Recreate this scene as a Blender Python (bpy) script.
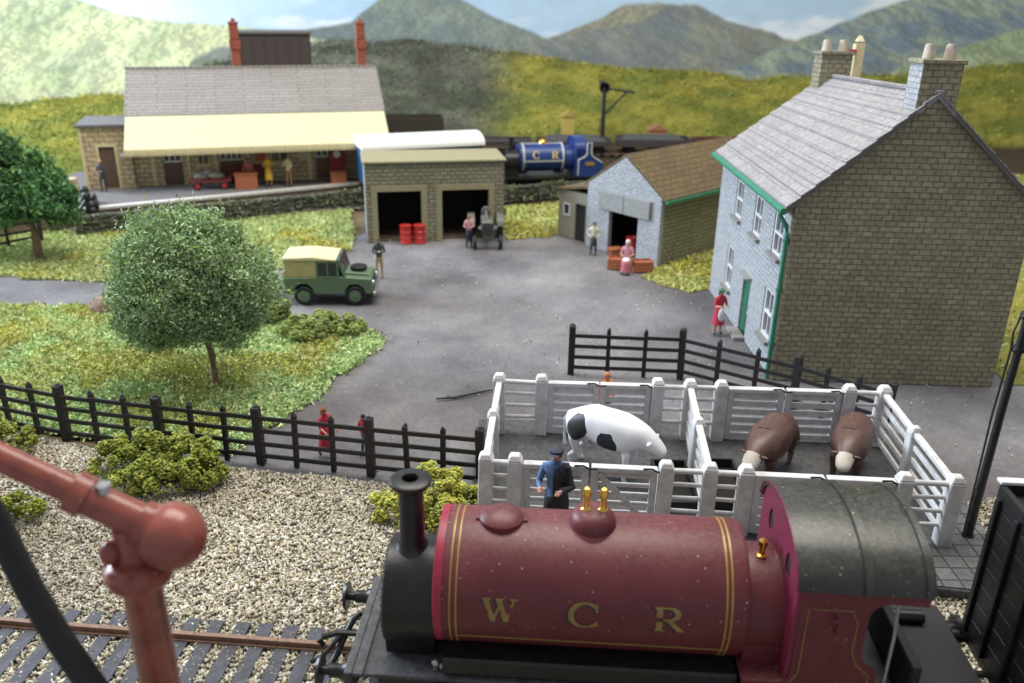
import bpy, bmesh, math, random
import numpy as np
from mathutils import Vector, Matrix, noise as mnoise
R = math.radians
PI = math.pi
S = bpy.context.scene
for _o in list(bpy.data.objects): bpy.data.objects.remove(_o)
C = S.collection
rnd = random.Random(7)
nr = np.random.default_rng(11)

# ------------------------------------------------------------------ camera, world, lamps
cam = bpy.data.cameras.new('camera'); camo = bpy.data.objects.new('camera', cam); C.objects.link(camo)
cam.lens = 865/1024*36; cam.sensor_width = 36; cam.clip_end = 400; cam.clip_start = 0.05
camo.location = (0, 0, 12)
camo.rotation_euler = (Matrix.Rotation(R(90-22.8), 4, 'X') @ Matrix.Rotation(R(1.0), 4, 'Z')).to_euler()
cam.dof.use_dof = True; cam.dof.focus_distance = 19.5; cam.dof.aperture_fstop = 0.30
S.camera = camo
W = bpy.data.worlds.new('World'); S.world = W; W.use_nodes = True
W.node_tree.nodes['Background'].inputs[0].default_value = (0.86, 0.90, 1.0, 1)
W.node_tree.nodes['Background'].inputs[1].default_value = 0.44
def lamp(name, loc, target, size, sizey, power, col, spread=180):
    l = bpy.data.lights.new(name, 'AREA'); l.shape = 'RECTANGLE'; l.size = size; l.size_y = sizey
    l.energy = power; l.color = col; l.spread = R(spread)
    o = bpy.data.objects.new(name, l); C.objects.link(o); o.location = loc
    o.rotation_euler = (Vector(target)-Vector(loc)).to_track_quat('-Z', 'Y').to_euler()
lamp('window_light', (-62, 44, 27), (4, 28, 0), 34, 20, 72000, (0.70, 0.84, 1.0))
lamp('ceiling_light', (2, 30, 46), (2, 30, 0), 44, 26, 31000, (1.0, 0.96, 0.86))
S.view_settings.view_transform = 'Standard'; S.view_settings.look = 'None'
S.view_settings.exposure = 0; S.view_settings.gamma = 1
S.render.engine = 'CYCLES'

# ------------------------------------------------------------------ helpers: materials
def newmat(name):
    m = bpy.data.materials.new(name); m.use_nodes = True
    nt = m.node_tree; b = nt.nodes['Principled BSDF']
    return m, nt, b
def N(nt, t, **k):
    n = nt.nodes.new(t)
    for a, v in k.items():
        if a in n.inputs: n.inputs[a].default_value = v
        else: setattr(n, a, v)
    return n
def c4(c): return (c[0], c[1], c[2], 1)
def mixc(nt, fac, a, b, mode='MIX'):
    n = nt.nodes.new('ShaderNodeMix'); n.data_type = 'RGBA'; n.blend_type = mode
    for s, v in ((0, fac), (6, a), (7, b)):
        if isinstance(v, (int, float)): n.inputs[s].default_value = v
        elif isinstance(v, tuple): n.inputs[s].default_value = c4(v)
        else: nt.links.new(v, n.inputs[s])
    return n.outputs[2]
def ramp(nt, fac, stops):
    n = nt.nodes.new('ShaderNodeValToRGB'); e = n.color_ramp.elements
    while len(e) < len(stops): e.new(0.5)
    for i, (p, c) in enumerate(stops):
        e[i].position = p; e[i].color = c4(c) if isinstance(c, tuple) else (c, c, c, 1)
    nt.links.new(fac, n.inputs[0]); return n.outputs[0]
def tnoise(nt, scale, detail=4, rough=.6, vec=None):
    n = N(nt, 'ShaderNodeTexNoise'); n.inputs['Scale'].default_value = scale
    n.inputs['Detail'].default_value = detail; n.inputs['Roughness'].default_value = rough
    if vec is None:
        tc = N(nt, 'ShaderNodeTexCoord'); vec = tc.outputs['Object']
    nt.links.new(vec, n.inputs['Vector']); return n.outputs[0]
def bumpn(nt, b, h, strength=.4, dist=.05, prev=None):
    n = N(nt, 'ShaderNodeBump'); n.inputs['Strength'].default_value = strength; n.inputs['Distance'].default_value = dist
    nt.links.new(h, n.inputs['Height'])
    if prev: nt.links.new(prev, n.inputs['Normal'])
    nt.links.new(n.outputs[0], b.inputs['Normal']); return n.outputs[0]
def paint(name, col, rough=.5, metal=0, var=.12, scale=6, bump=.1, dust=0, dustcol=(.5, .47, .4), spec=.5):
    m, nt, b = newmat(name)
    f = tnoise(nt, scale, 5)
    a = tuple(max(0, c*(1-var*1.6)) for c in col); z = tuple(min(1, c*(1+var)) for c in col)
    base = ramp(nt, f, [(.3, a), (.7, z)])
    if dust:
        v_ = N(nt, 'ShaderNodeTexVoronoi'); v_.inputs['Scale'].default_value = 8; tc_ = N(nt, 'ShaderNodeTexCoord'); nt.links.new(tc_.outputs['Object'], v_.inputs['Vector'])
        wob = N(nt, 'ShaderNodeMath', operation='MULTIPLY_ADD'); nt.links.new(tnoise(nt, 40, 2), wob.inputs[0]); wob.inputs[1].default_value = .16; nt.links.new(v_.outputs['Distance'], wob.inputs[2])
        sp = ramp(nt, wob.outputs[0], [(.19, 1.0), (.25, 0.0)])
        sc_ = N(nt, 'ShaderNodeSeparateColor'); nt.links.new(v_.outputs['Color'], sc_.inputs[0])
        s2a = ramp(nt, sc_.outputs[0], [(.45, 0.0), (.85, 1.0)]); s2b = ramp(nt, tnoise(nt, 1.3, 4, .7), [(.42, .12), (.60, 1.0)]); s2m = N(nt, 'ShaderNodeMath', operation='MULTIPLY'); nt.links.new(s2a, s2m.inputs[0]); nt.links.new(s2b, s2m.inputs[1]); s2r = s2m.outputs[0]
        mu = N(nt, 'ShaderNodeMath', operation='MULTIPLY'); nt.links.new(sp, mu.inputs[0]); nt.links.new(s2r, mu.inputs[1])
        mu2 = N(nt, 'ShaderNodeMath', operation='MULTIPLY'); nt.links.new(mu.outputs[0], mu2.inputs[0]); mu2.inputs[1].default_value = min(1, dust)
        base = mixc(nt, mu2.outputs[0], base, dustcol)
        ge = N(nt, 'ShaderNodeNewGeometry'); sz = N(nt, 'ShaderNodeSeparateXYZ'); nt.links.new(ge.outputs['Normal'], sz.inputs[0])
        up = ramp(nt, sz.outputs[2], [(.55, 0.0), (1.0, .13*min(1, dust))]); nz_ = ramp(nt, tnoise(nt, 11, 5, .8), [(.42, 0.0), (.62, 1.0)])
        m3 = N(nt, 'ShaderNodeMath', operation='MULTIPLY'); nt.links.new(up, m3.inputs[0]); nt.links.new(nz_, m3.inputs[1])
        base = mixc(nt, m3.outputs[0], base, dustcol)
    nt.links.new(base, b.inputs['Base Color'])
    b.inputs['Roughness'].default_value = rough; b.inputs['Metallic'].default_value = metal
    b.inputs['Specular IOR Level'].default_value = spec
    if bump: bumpn(nt, b, tnoise(nt, scale*5, 4), bump, .03)
    return m
def masonry(name, c1, c2, mortar, bw=.5, bh=.22, msize=.03, bump=.7, off=.5, var=.5, dist=.04, rough=.8):
    m, nt, b = newmat(name)
    uv = N(nt, 'ShaderNodeUVMap')
    nz = N(nt, 'ShaderNodeTexNoise'); nz.inputs['Scale'].default_value = 3.0; nt.links.new(uv.outputs[0], nz.inputs['Vector'])
    vm = N(nt, 'ShaderNodeVectorMath', operation='MULTIPLY_ADD'); nt.links.new(nz.outputs['Color'], vm.inputs[0])
    vm.inputs[1].default_value = (.05, .04, 0); nt.links.new(uv.outputs[0], vm.inputs[2])
    br = N(nt, 'ShaderNodeTexBrick'); nt.links.new(vm.outputs[0], br.inputs['Vector'])
    br.inputs['Color1'].default_value = c4(c1); br.inputs['Color2'].default_value = c4(c2); br.inputs['Mortar'].default_value = c4(mortar)
    br.inputs['Scale'].default_value = 1; br.inputs['Brick Width'].default_value = bw; br.inputs['Row Height'].default_value = bh
    br.inputs['Mortar Size'].default_value = msize; br.inputs['Mortar Smooth'].default_value = .5; br.offset = off
    br.inputs['Bias'].default_value = 0
    f = tnoise(nt, .55, 7, .72)
    col = mixc(nt, var, br.outputs['Color'], ramp(nt, f, [(.3, .50), (.62, 1.0)]), 'MULTIPLY')
    st_ = N(nt, 'ShaderNodeTexNoise'); st_.inputs['Scale'].default_value = 6.5; st_.inputs['Detail'].default_value = 3; nt.links.new(uv.outputs[0], st_.inputs['Vector'])
    col = mixc(nt, .55, col, ramp(nt, st_.outputs[0], [(.35, .60), (.65, 1.15)]), 'MULTIPLY')
    nt.links.new(col, b.inputs['Base Color']); b.inputs['Roughness'].default_value = rough
    inv = N(nt, 'ShaderNodeMath', operation='SUBTRACT'); inv.inputs[0].default_value = 1; nt.links.new(br.outputs['Fac'], inv.inputs[1])
    p = bumpn(nt, b, inv.outputs[0], bump, dist); bumpn(nt, b, tnoise(nt, 9, 5, .7), .5, .04, p)
    return m
def attrmat(name, rough=.8, spec=.3, trans=0, bump=0):
    m, nt, b = newmat(name)
    a = N(nt, 'ShaderNodeAttribute'); a.attribute_name = 'tint'
    nt.links.new(a.outputs['Color'], b.inputs['Base Color']); b.inputs['Roughness'].default_value = rough
    b.inputs['Specular IOR Level'].default_value = spec
    return m
def ground_mat(name, stops, scale, fine=14, bump=.5, dist=.08, rough=.95, fleck=None):
    m, nt, b = newmat(name)
    f = tnoise(nt, scale, 8, .62); g = tnoise(nt, fine, 4, .7)
    col = ramp(nt, f, stops)
    col = mixc(nt, .6, col, ramp(nt, g, [(.3, .6), (.65, 1.0)]), 'MULTIPLY')
    if fleck:
        v = N(nt, 'ShaderNodeTexVoronoi'); v.inputs['Scale'].default_value = 3.2
        tc = N(nt, 'ShaderNodeTexCoord'); nt.links.new(tc.outputs['Object'], v.inputs['Vector'])
        fl = ramp(nt, v.outputs['Distance'], [(.05, 1.0), (.1, 0.0)])
        col = mixc(nt, fl, col, fleck)
    nt.links.new(col, b.inputs['Base Color']); b.inputs['Roughness'].default_value = rough; b.inputs['Specular IOR Level'].default_value = .2
    p = bumpn(nt, b, g, bump, dist); bumpn(nt, b, f, bump, dist*4, p)
    return m

# ------------------------------------------------------------------ helpers: meshes
def tagp(o, label=None, cat=None, group=None, kind=None):
    if label: o['label'] = label
    if cat: o['category'] = cat
    if group: o['group'] = group
    if kind: o['kind'] = kind
    return o
def thing(name, label, cat, loc=(0, 0, 0), rz=0, group=None):
    o = bpy.data.objects.new(name, None); C.objects.link(o); o.location = loc; o.rotation_euler = (0, 0, R(rz))
    o.empty_display_size = .2
    return tagp(o, label, cat, group)
def copy_tree(o, parent=None):
    c = o.copy(); C.objects.link(c); c.parent = parent
    for ch in list(o.children): copy_tree(ch, c)
    return c
class MB:
    def __init__(s): s.b = bmesh.new()
    def _add(s, r, M, mi=0):
        vs = r['verts']; bmesh.ops.transform(s.b, matrix=M, verts=vs)
        if mi:
            for f in {f for v in vs for f in v.link_faces}: f.material_index = mi
        return s
    def box(s, c, d, rot=(0, 0, 0), mi=0, taper=None):
        r = bmesh.ops.create_cube(s.b, size=1)
        if taper:
            for v in r['verts']:
                if v.co.z > 0: v.co.x *= taper; v.co.y *= taper
        M = Matrix.Translation(c) @ (Matrix.Rotation(R(rot[2]), 4, 'Z') @ Matrix.Rotation(R(rot[1]), 4, 'Y') @ Matrix.Rotation(R(rot[0]), 4, 'X')) @ Matrix.Diagonal((d[0], d[1], d[2], 1))
        return s._add(r, M, mi)
    def bx(s, x0, x1, y0, y1, z0, z1, mi=0): return s.box(((x0+x1)/2, (y0+y1)/2, (z0+z1)/2), (x1-x0, y1-y0, z1-z0), mi=mi)
    def cyl(s, p0, p1, r0, r1=None, seg=20, mi=0, caps=True):
        p0 = Vector(p0); p1 = Vector(p1); d = p1-p0; r1 = r0 if r1 is None else r1
        r = bmesh.ops.create_cone(s.b, cap_ends=caps, segments=seg, radius1=r0, radius2=r1, depth=d.length)
        return s._add(r, Matrix.Translation((p0+p1)/2) @ d.to_track_quat('Z', 'Y').to_matrix().to_4x4(), mi)
    def sph(s, c, d, u=16, v=10, mi=0, rot=(0, 0, 0)):
        if isinstance(d, (int, float)): d = (d, d, d)
        r = bmesh.ops.create_uvsphere(s.b, u_segments=u, v_segments=v, radius=1)
        return s._add(r, Matrix.Translation(c) @ Matrix.Rotation(R(rot[2]), 4, 'Z') @ Matrix.Rotation(R(rot[1]), 4, 'Y') @ Matrix.Rotation(R(rot[0]), 4, 'X') @ Matrix.Diagonal((d[0], d[1], d[2], 1)), mi)
    def lathe(s, prof, c=(0, 0, 0), axis='Z', seg=28, mi=0):
        rings = []
        for (r, h) in prof:
            ring = []
            for i in range(seg):
                a = 2*PI*i/seg; x, y = r*math.cos(a), r*math.sin(a)
                p = (x, y, h) if axis == 'Z' else ((h, x, y) if axis == 'X' else (x, h, y))
                ring.append(s.b.verts.new(Vector(p)+Vector(c)))
            rings.append(ring)
        for a, b in zip(rings, rings[1:]):
            for i in range(seg):
                f = s.b.faces.new((a[i], a[(i+1) % seg], b[(i+1) % seg], b[i])); f.material_index = mi
        for rg in (rings[0], rings[-1]):
            try: f = s.b.faces.new(rg); f.material_index = mi
            except ValueError: pass
        return s
    def prism(s, poly, f0, f1, mi=0):
        """poly: list of 2d points; f0/f1 map (u,v)->3d for the two ends"""
        a = [s.b.verts.new(f0(*p)) for p in poly]; b = [s.b.verts.new(f1(*p)) for p in poly]; n = len(poly)
        fs = [s.b.faces.new(a), s.b.faces.new(b[::-1])]
        for i in range(n): fs.append(s.b.faces.new((a[i], b[i], b[(i+1) % n], a[(i+1) % n])))
        for f in fs: f.material_index = mi
        return s
    def tube(s, pts, r, seg=8, mi=0):
        pts = [Vector(p) for p in pts]; rings = []; up = Vector((0, 0, 1))
        for i, p in enumerate(pts):
            d = (pts[min(i+1, len(pts)-1)]-pts[max(i-1, 0)]).normalized()
            x = d.cross(up)
            if x.length < .05: x = d.cross(Vector((0, 1, 0)))
            x.normalize(); y = d.cross(x); rr = r[i] if isinstance(r, (list, tuple)) else r
            rings.append([s.b.verts.new(p+x*rr*math.cos(2*PI*k/seg)+y*rr*math.sin(2*PI*k/seg)) for k in range(seg)])
        for a, b in zip(rings, rings[1:]):
            for i in range(seg): s.b.faces.new((a[i], a[(i+1) % seg], b[(i+1) % seg], b[i])).material_index = mi
        s.b.faces.new(rings[0]); s.b.faces.new(rings[-1])
        return s
    def build(s, name, mats, parent=None, smooth=False, bevel=0, loc=None, rz=None, wn=False):
        bmesh.ops.recalc_face_normals(s.b, faces=s.b.faces)
        if bevel:
            es = [e for e in s.b.edges if len(e.link_faces) == 2 and e.calc_face_angle(0) > .6]
            bmesh.ops.bevel(s.b, geom=es, offset=bevel, segments=1, affect='EDGES', clamp_overlap=True)
        uvl = s.b.loops.layers.uv.new('UVMap')
        Z = Vector((0, 0, 1))
        for f in s.b.faces:
            n = f.normal
            if abs(n.z) > .97: u, v = Vector((1, 0, 0)), Vector((0, 1, 0))
            else: u = Z.cross(n).normalized(); v = n.cross(u).normalized()
            for l in f.loops: l[uvl].uv = (l.vert.co.dot(u), l.vert.co.dot(v))
        me = bpy.data.meshes.new(name); s.b.to_mesh(me); s.b.free()
        if not isinstance(mats, (list, tuple)): mats = [mats]
        for m in mats: me.materials.append(m)
        o = bpy.data.objects.new(name, me); C.objects.link(o)
        if parent: o.parent = parent
        if loc: o.location = loc
        if rz is not None: o.rotation_euler = (0, 0, R(rz))
        if smooth:
            me.polygons.foreach_set('use_smooth', [True]*len(me.polygons))
            me.set_sharp_from_angle(angle=R(smooth if smooth is not True else 40))
        return o
def rawmesh(name, verts, faces, nper, mat, tint=None, parent=None, smooth=False):
    """verts (n,3), faces (m,nper) arrays, tint per-face colours"""
    me = bpy.data.meshes.new(name); nv = len(verts); nf = len(faces)
    me.vertices.add(nv); me.vertices.foreach_set('co', np.asarray(verts, np.float32).ravel())
    me.loops.add(nf*nper); me.loops.foreach_set('vertex_index', np.asarray(faces, np.int32).ravel())
    me.polygons.add(nf); me.polygons.foreach_set('loop_start', np.arange(0, nf*nper, nper, dtype=np.int32))
    if tint is not None:
        at = me.color_attributes.new('tint', 'FLOAT_COLOR', 'CORNER' if len(tint) == nf else 'POINT')
        t = np.ones((len(tint), 4), np.float32); t[:, :3] = tint
        if len(tint) == nf: t = np.repeat(t, nper, axis=0)
        at.data.foreach_set('color', t.ravel())
    if smooth: me.polygons.foreach_set('use_smooth', np.ones(nf, bool))
    me.update(calc_edges=True); me.validate()
    me.materials.append(mat)
    o = bpy.data.objects.new(name, me); C.objects.link(o)
    if parent: o.parent = parent
    return o
def randrot(n):
    q = nr.normal(size=(n, 4)); q /= np.linalg.norm(q, axis=1)[:, None]; a, b, c, d = q.T
    M = np.empty((n, 3, 3))
    M[:, 0, 0] = 1-2*(c*c+d*d); M[:, 0, 1] = 2*(b*c-a*d); M[:, 0, 2] = 2*(b*d+a*c)
    M[:, 1, 0] = 2*(b*c+a*d); M[:, 1, 1] = 1-2*(b*b+d*d); M[:, 1, 2] = 2*(c*d-a*b)
    M[:, 2, 0] = 2*(b*d-a*c); M[:, 2, 1] = 2*(c*d+a*b); M[:, 2, 2] = 1-2*(b*b+c*c)
    return M
OCT_V = np.array([(1, 0, 0), (-1, 0, 0), (0, 1, 0), (0, -1, 0), (0, 0, 1), (0, 0, -1)], float)
OCT_F = np.array([(0, 2, 4), (2, 1, 4), (1, 3, 4), (3, 0, 4), (2, 0, 5), (1, 2, 5), (3, 1, 5), (0, 3, 5)])
def chips(name, P, size, cols, mat, squash=.6, parent=None, aspect=1.5):
    n = len(P); s = size*(.55+.9*nr.random((n, 1, 1)))
    V = OCT_V[None]*np.array([aspect, 1, squash])*s*(.75+.5*nr.random((n, 6, 1)))
    V = np.einsum('nij,nkj->nki', randrot(n), V)+P[:, None, :]
    F = OCT_F[None]+6*np.arange(n)[:, None, None]
    t = np.repeat(cols, 8, axis=0)
    return rawmesh(name, V.reshape(-1, 3), F.reshape(-1, 3), 3, mat, t, parent)
def flakes(name, P, size, cols, mat, parent=None, aspect=1.0):
    n = len(P); s = size*(.5+nr.random((n, 1, 1)))
    q = np.array([(-1, -.6, 0), (1, -.5, .1), (.8, .6, 0), (-.9, .5, .15)], float)*np.array([aspect, 1, 1])
    V = np.einsum('nij,nkj->nki', randrot(n), q[None]*s*(.7+.6*nr.random((n, 4, 1))))+P[:, None, :]
    F = np.arange(4)[None]+4*np.arange(n)[:, None]
    return rawmesh(name, V.reshape(-1, 3), F, 4, mat, cols, parent)
def inpoly(x, y, poly):
    c = np.zeros(len(x), bool); n = len(poly)
    for i in range(n):
        x0, y0 = poly[i]; x1, y1 = poly[(i+1) % n]
        k = ((y0 > y) != (y1 > y)); xi = (x1-x0)*(y-y0)/((y1-y0) if y1 != y0 else 1e-9)+x0
        c ^= k & (x < xi)
    return c
def palette(cols, n, w=None, var=.15):
    cols = np.array(cols); i = nr.choice(len(cols), n, p=w)
    return np.clip(cols[i]*(1+var*nr.normal(size=(n, 1))), .005, .95)
def roughpoly(poly, amp=.25, step=.35, seed=0):
    out = []
    for i in range(len(poly)):
        a = Vector((*poly[i], 0)); b = Vector((*poly[(i+1) % len(poly)], 0)); n = max(1, int((b-a).length/step))
        for k in range(n):
            p = a.lerp(b, k/n); w = mnoise.noise_vector(p*1.3+Vector((seed, 3, 0)))*amp
            out.append((p.x+w.x, p.y+w.y))
    return out
def sheet(name, poly, z, mat, kind='structure'):
    bm = bmesh.new(); f = bm.faces.new([bm.verts.new((x, y, z)) for x, y in poly])
    bmesh.ops.triangulate(bm, faces=[f]); bmesh.ops.recalc_face_normals(bm, faces=bm.faces)
    for f in bm.faces:
        if f.normal.z < 0: f.normal_flip()
    me = bpy.data.meshes.new(name); bm.to_mesh(me); bm.free(); me.materials.append(mat)
    o = bpy.data.objects.new(name, me); C.objects.link(o); o['kind'] = kind; return o

# ------------------------------------------------------------------ materials
M = {}
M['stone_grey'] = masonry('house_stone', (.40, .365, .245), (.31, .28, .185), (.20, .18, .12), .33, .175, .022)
M['stone_window_lit'] = masonry('window_lit_stone', (.46, .47, .49), (.40, .41, .43), (.28, .285, .30), .30, .16, .02, .5, var=.2)  # paler, cooler copy of the house stone: window light put into its colour
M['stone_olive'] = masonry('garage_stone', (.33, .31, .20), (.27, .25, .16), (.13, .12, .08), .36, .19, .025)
M['stone_shed'] = masonry('window_lit_shed_stone', (.47, .49, .52), (.41, .43, .45), (.28, .29, .31), .27, .14, .02, .5, var=.25)  # window light on the shed front painted in as paler, bluer stone
M['stone_yellow'] = masonry('station_stone', (.70, .56, .33), (.58, .45, .27), (.30, .24, .16), .5, .26, .03)
M['drystone'] = masonry('dry_stone', (.27, .28, .21), (.17, .18, .14), (.05, .05, .035), .33, .17, .05, 1.0, dist=.08)
M['slate_house'] = masonry('house_slates', (.34, .32, .325), (.29, .275, .28), (.14, .13, .14), .5, .44, .014, .35, var=.3, rough=.6)
M['slate_station'] = masonry('station_slates', (.37, .34, .31), (.33, .30, .275), (.22, .20, .185), 3.1, .26, .045, .6, var=.25)
M['slate_brown'] = masonry('shed_slates', (.19, .135, .065), (.15, .11, .055), (.10, .07, .035), .5, .3, .03, .5)
M['brickred'] = masonry('red_brick', (.42, .09, .045), (.33, .07, .035), (.25, .13, .09), .3, .12, .015)
M['paving'] = masonry('dock_paving', (.16, .16, .16), (.13, .13, .13), (.05, .05, .05), .42, .42, .025, off=0)
M['cream_canopy'] = paint('canopy_cream', (.68, .61, .38), .5, var=.04, bump=.05)
M['cream'] = paint('cream_paint', (.70, .60, .36), .5)
M['brown'] = paint('brown_paint', (.14, .09, .06), .5)
M['white'] = paint('white_paint', (.74, .74, .75), .55, var=.07, scale=3, bump=.1)
M['penwhite'] = paint('pen_white', (.64, .63, .63), .55, var=.16, scale=3.2, bump=.15, dust=.5, dustcol=(.35, .31, .24))
M['black'] = paint('black_paint', (.018, .018, .02), .45, bump=.15)
M['fence_black'] = paint('fence_black', (.020, .016, .018), .6, bump=.3, scale=9)
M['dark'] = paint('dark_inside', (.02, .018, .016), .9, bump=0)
M['glass'] = paint('window_glass', (.05, .06, .08), .12, bump=0)
M['green'] = paint('green_paint', (.03, .20, .12), .4)
M['darkgreen'] = paint('dark_green', (.02, .08, .05), .5)
M['maroon'] = paint('loco_maroon', (.135, .022, .028), .46, var=.12, scale=1.5, bump=.12, dust=.8, dustcol=(.50, .40, .34), spec=.5)
M['maroon_trim'] = paint('loco_maroon_edge', (.34, .022, .055), .4, var=.08)
M['magenta'] = paint('cab_front_maroon', (.18, .018, .05), .4, var=.1)
M['gold'] = paint('gold_lining', (.38, .24, .06), .4, bump=0, metal=.2)
M['letter'] = paint('letter_gold', (.28, .19, .055), .5, bump=0)
M['brass'] = paint('brass', (.85, .52, .12), .22, metal=1, var=.1, bump=0)
M['locoblack'] = paint('loco_black', (.012, .0115, .0125), .36, var=.3, bump=.15, dust=.5, dustcol=(.10, .095, .08))
M['dustyblack'] = paint('dusty_black', (.065, .065, .07), .6, var=.35, bump=.3, dust=1.0, dustcol=(.26, .25, .22))
M['roofgrey'] = paint('cab_roof', (.040, .039, .034), .30, var=.3, scale=2, bump=.12, dust=1.0, dustcol=(.42, .42, .30))
M['rubber'] = paint('rubber', (.012, .012, .013), .65)
M['rust'] = paint('rail_rust', (.24, .14, .09), .6, var=.2, scale=8)
M['sleeper'] = paint('sleeper', (.055, .055, .07), .7, var=.3, scale=4, dust=.8, dustcol=(.25, .23, .2))
M['craneRed'] = paint('crane_red', (.29, .078, .055), .26, var=.2, scale=3, bump=.15, dust=.3)
M['jeepgreen'] = paint('jeep_green', (.12, .19, .11), .4, var=.05, bump=0)
M['canvas'] = paint('canvas', (.62, .56, .33), .8, var=.08)
M['canvas_side'] = paint('canvas_side', (.47, .41, .19), .8, var=.08)
M['silver'] = paint('silver', (.5, .5, .5), .3, metal=.7)
M['drumred'] = paint('drum_red', (.55, .035, .03), .4, var=.1)
M['orange'] = paint('orange_brown', (.42, .14, .06), .6)
M['locoblue'] = paint('loco_blue', (.018, .045, .19), .35, var=.06)
M['lineswhite'] = paint('lining_white', (.62, .62, .58), .5, bump=0)
M['coachblue'] = paint('coach_blue', (.02, .09, .20), .4)
M['coachroof'] = paint('coach_roof', (.74, .74, .70), .4, var=.02)
M['tractor'] = paint('tractor_grey', (.13, .135, .12), .5)
M['dirt'] = paint('dirt_brown', (.12, .09, .06), .9, var=.3, bump=.6)
M['platform'] = paint('platform_grey', (.15, .14, .14), .85, var=.2, bump=.3)
M['platface'] = paint('platform_face', (.20, .14, .10), .85, var=.2, bump=.3)
M['edgewhite'] = paint('edge_white', (.60, .57, .52), .6)
M['bark'] = paint('bark', (.26, .17, .11), .9, var=.3, scale=10, bump=.6)
M['rock'] = paint('rock', (.30, .20, .15), .9, var=.3, scale=4, bump=.8)
M['foliage'] = attrmat('foliage', .85, .2)
M['clump'] = attrmat('clump_foliage', .9, .15)
M['chip'] = attrmat('stone_chip', .8, .3)
M['pot'] = paint('chimney_pot', (.52, .45, .38), .7)
M['skin'] = paint('skin', (.55, .27, .17), .5, bump=0)
M['hairred'] = paint('hair_auburn', (.25, .06, .03), .7, bump=0)
M['hairbrown'] = paint('hair_brown', (.08, .045, .03), .7, bump=0)
M['woodgrey'] = paint('weathered_board', (.27, .27, .26), .7, var=.12)
M['kerb'] = paint('rooftrim', (.12, .11, .10), .7)
def cloth(c): 
    k = 'cloth_%d_%d_%d' % tuple(int(x*99) for x in c)
    if k not in M: M[k] = paint(k, c, .7, bump=0, var=.08)
    return M[k]
# ------------------------------------------------------------------ setting
def vnoise(x, y, seed=0):
    xi = np.floor(x).astype(int); yi = np.floor(y).astype(int); fx = x-xi; fy = y-yi
    fx = fx*fx*(3-2*fx); fy = fy*fy*(3-2*fy)
    def h(a, b):
        n = (a*374761393+b*668265263+seed*974634777) & 0x7fffffff
        n = ((n ^ (n >> 13))*1274126177) & 0x7fffffff
        return ((n ^ (n >> 16)) & 0xffff)/65535.0
    return (h(xi, yi)*(1-fx)+h(xi+1, yi)*fx)*(1-fy)+(h(xi, yi+1)*(1-fx)+h(xi+1, yi+1)*fx)*fy
def fbm(x, y, o=5, seed=0, g=.55):
    s = 0; a = 1; t = 0
    for k in range(o): s = s+a*vnoise(x*2**k, y*2**k, seed+k); t += a; a *= g
    return s/t
def lin(c): return (np.array(c, float)/255)**2.2
def sstep(a, b, x): t = np.clip((x-a)/(b-a), 0, 1); return t*t*(3-2*t)

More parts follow.
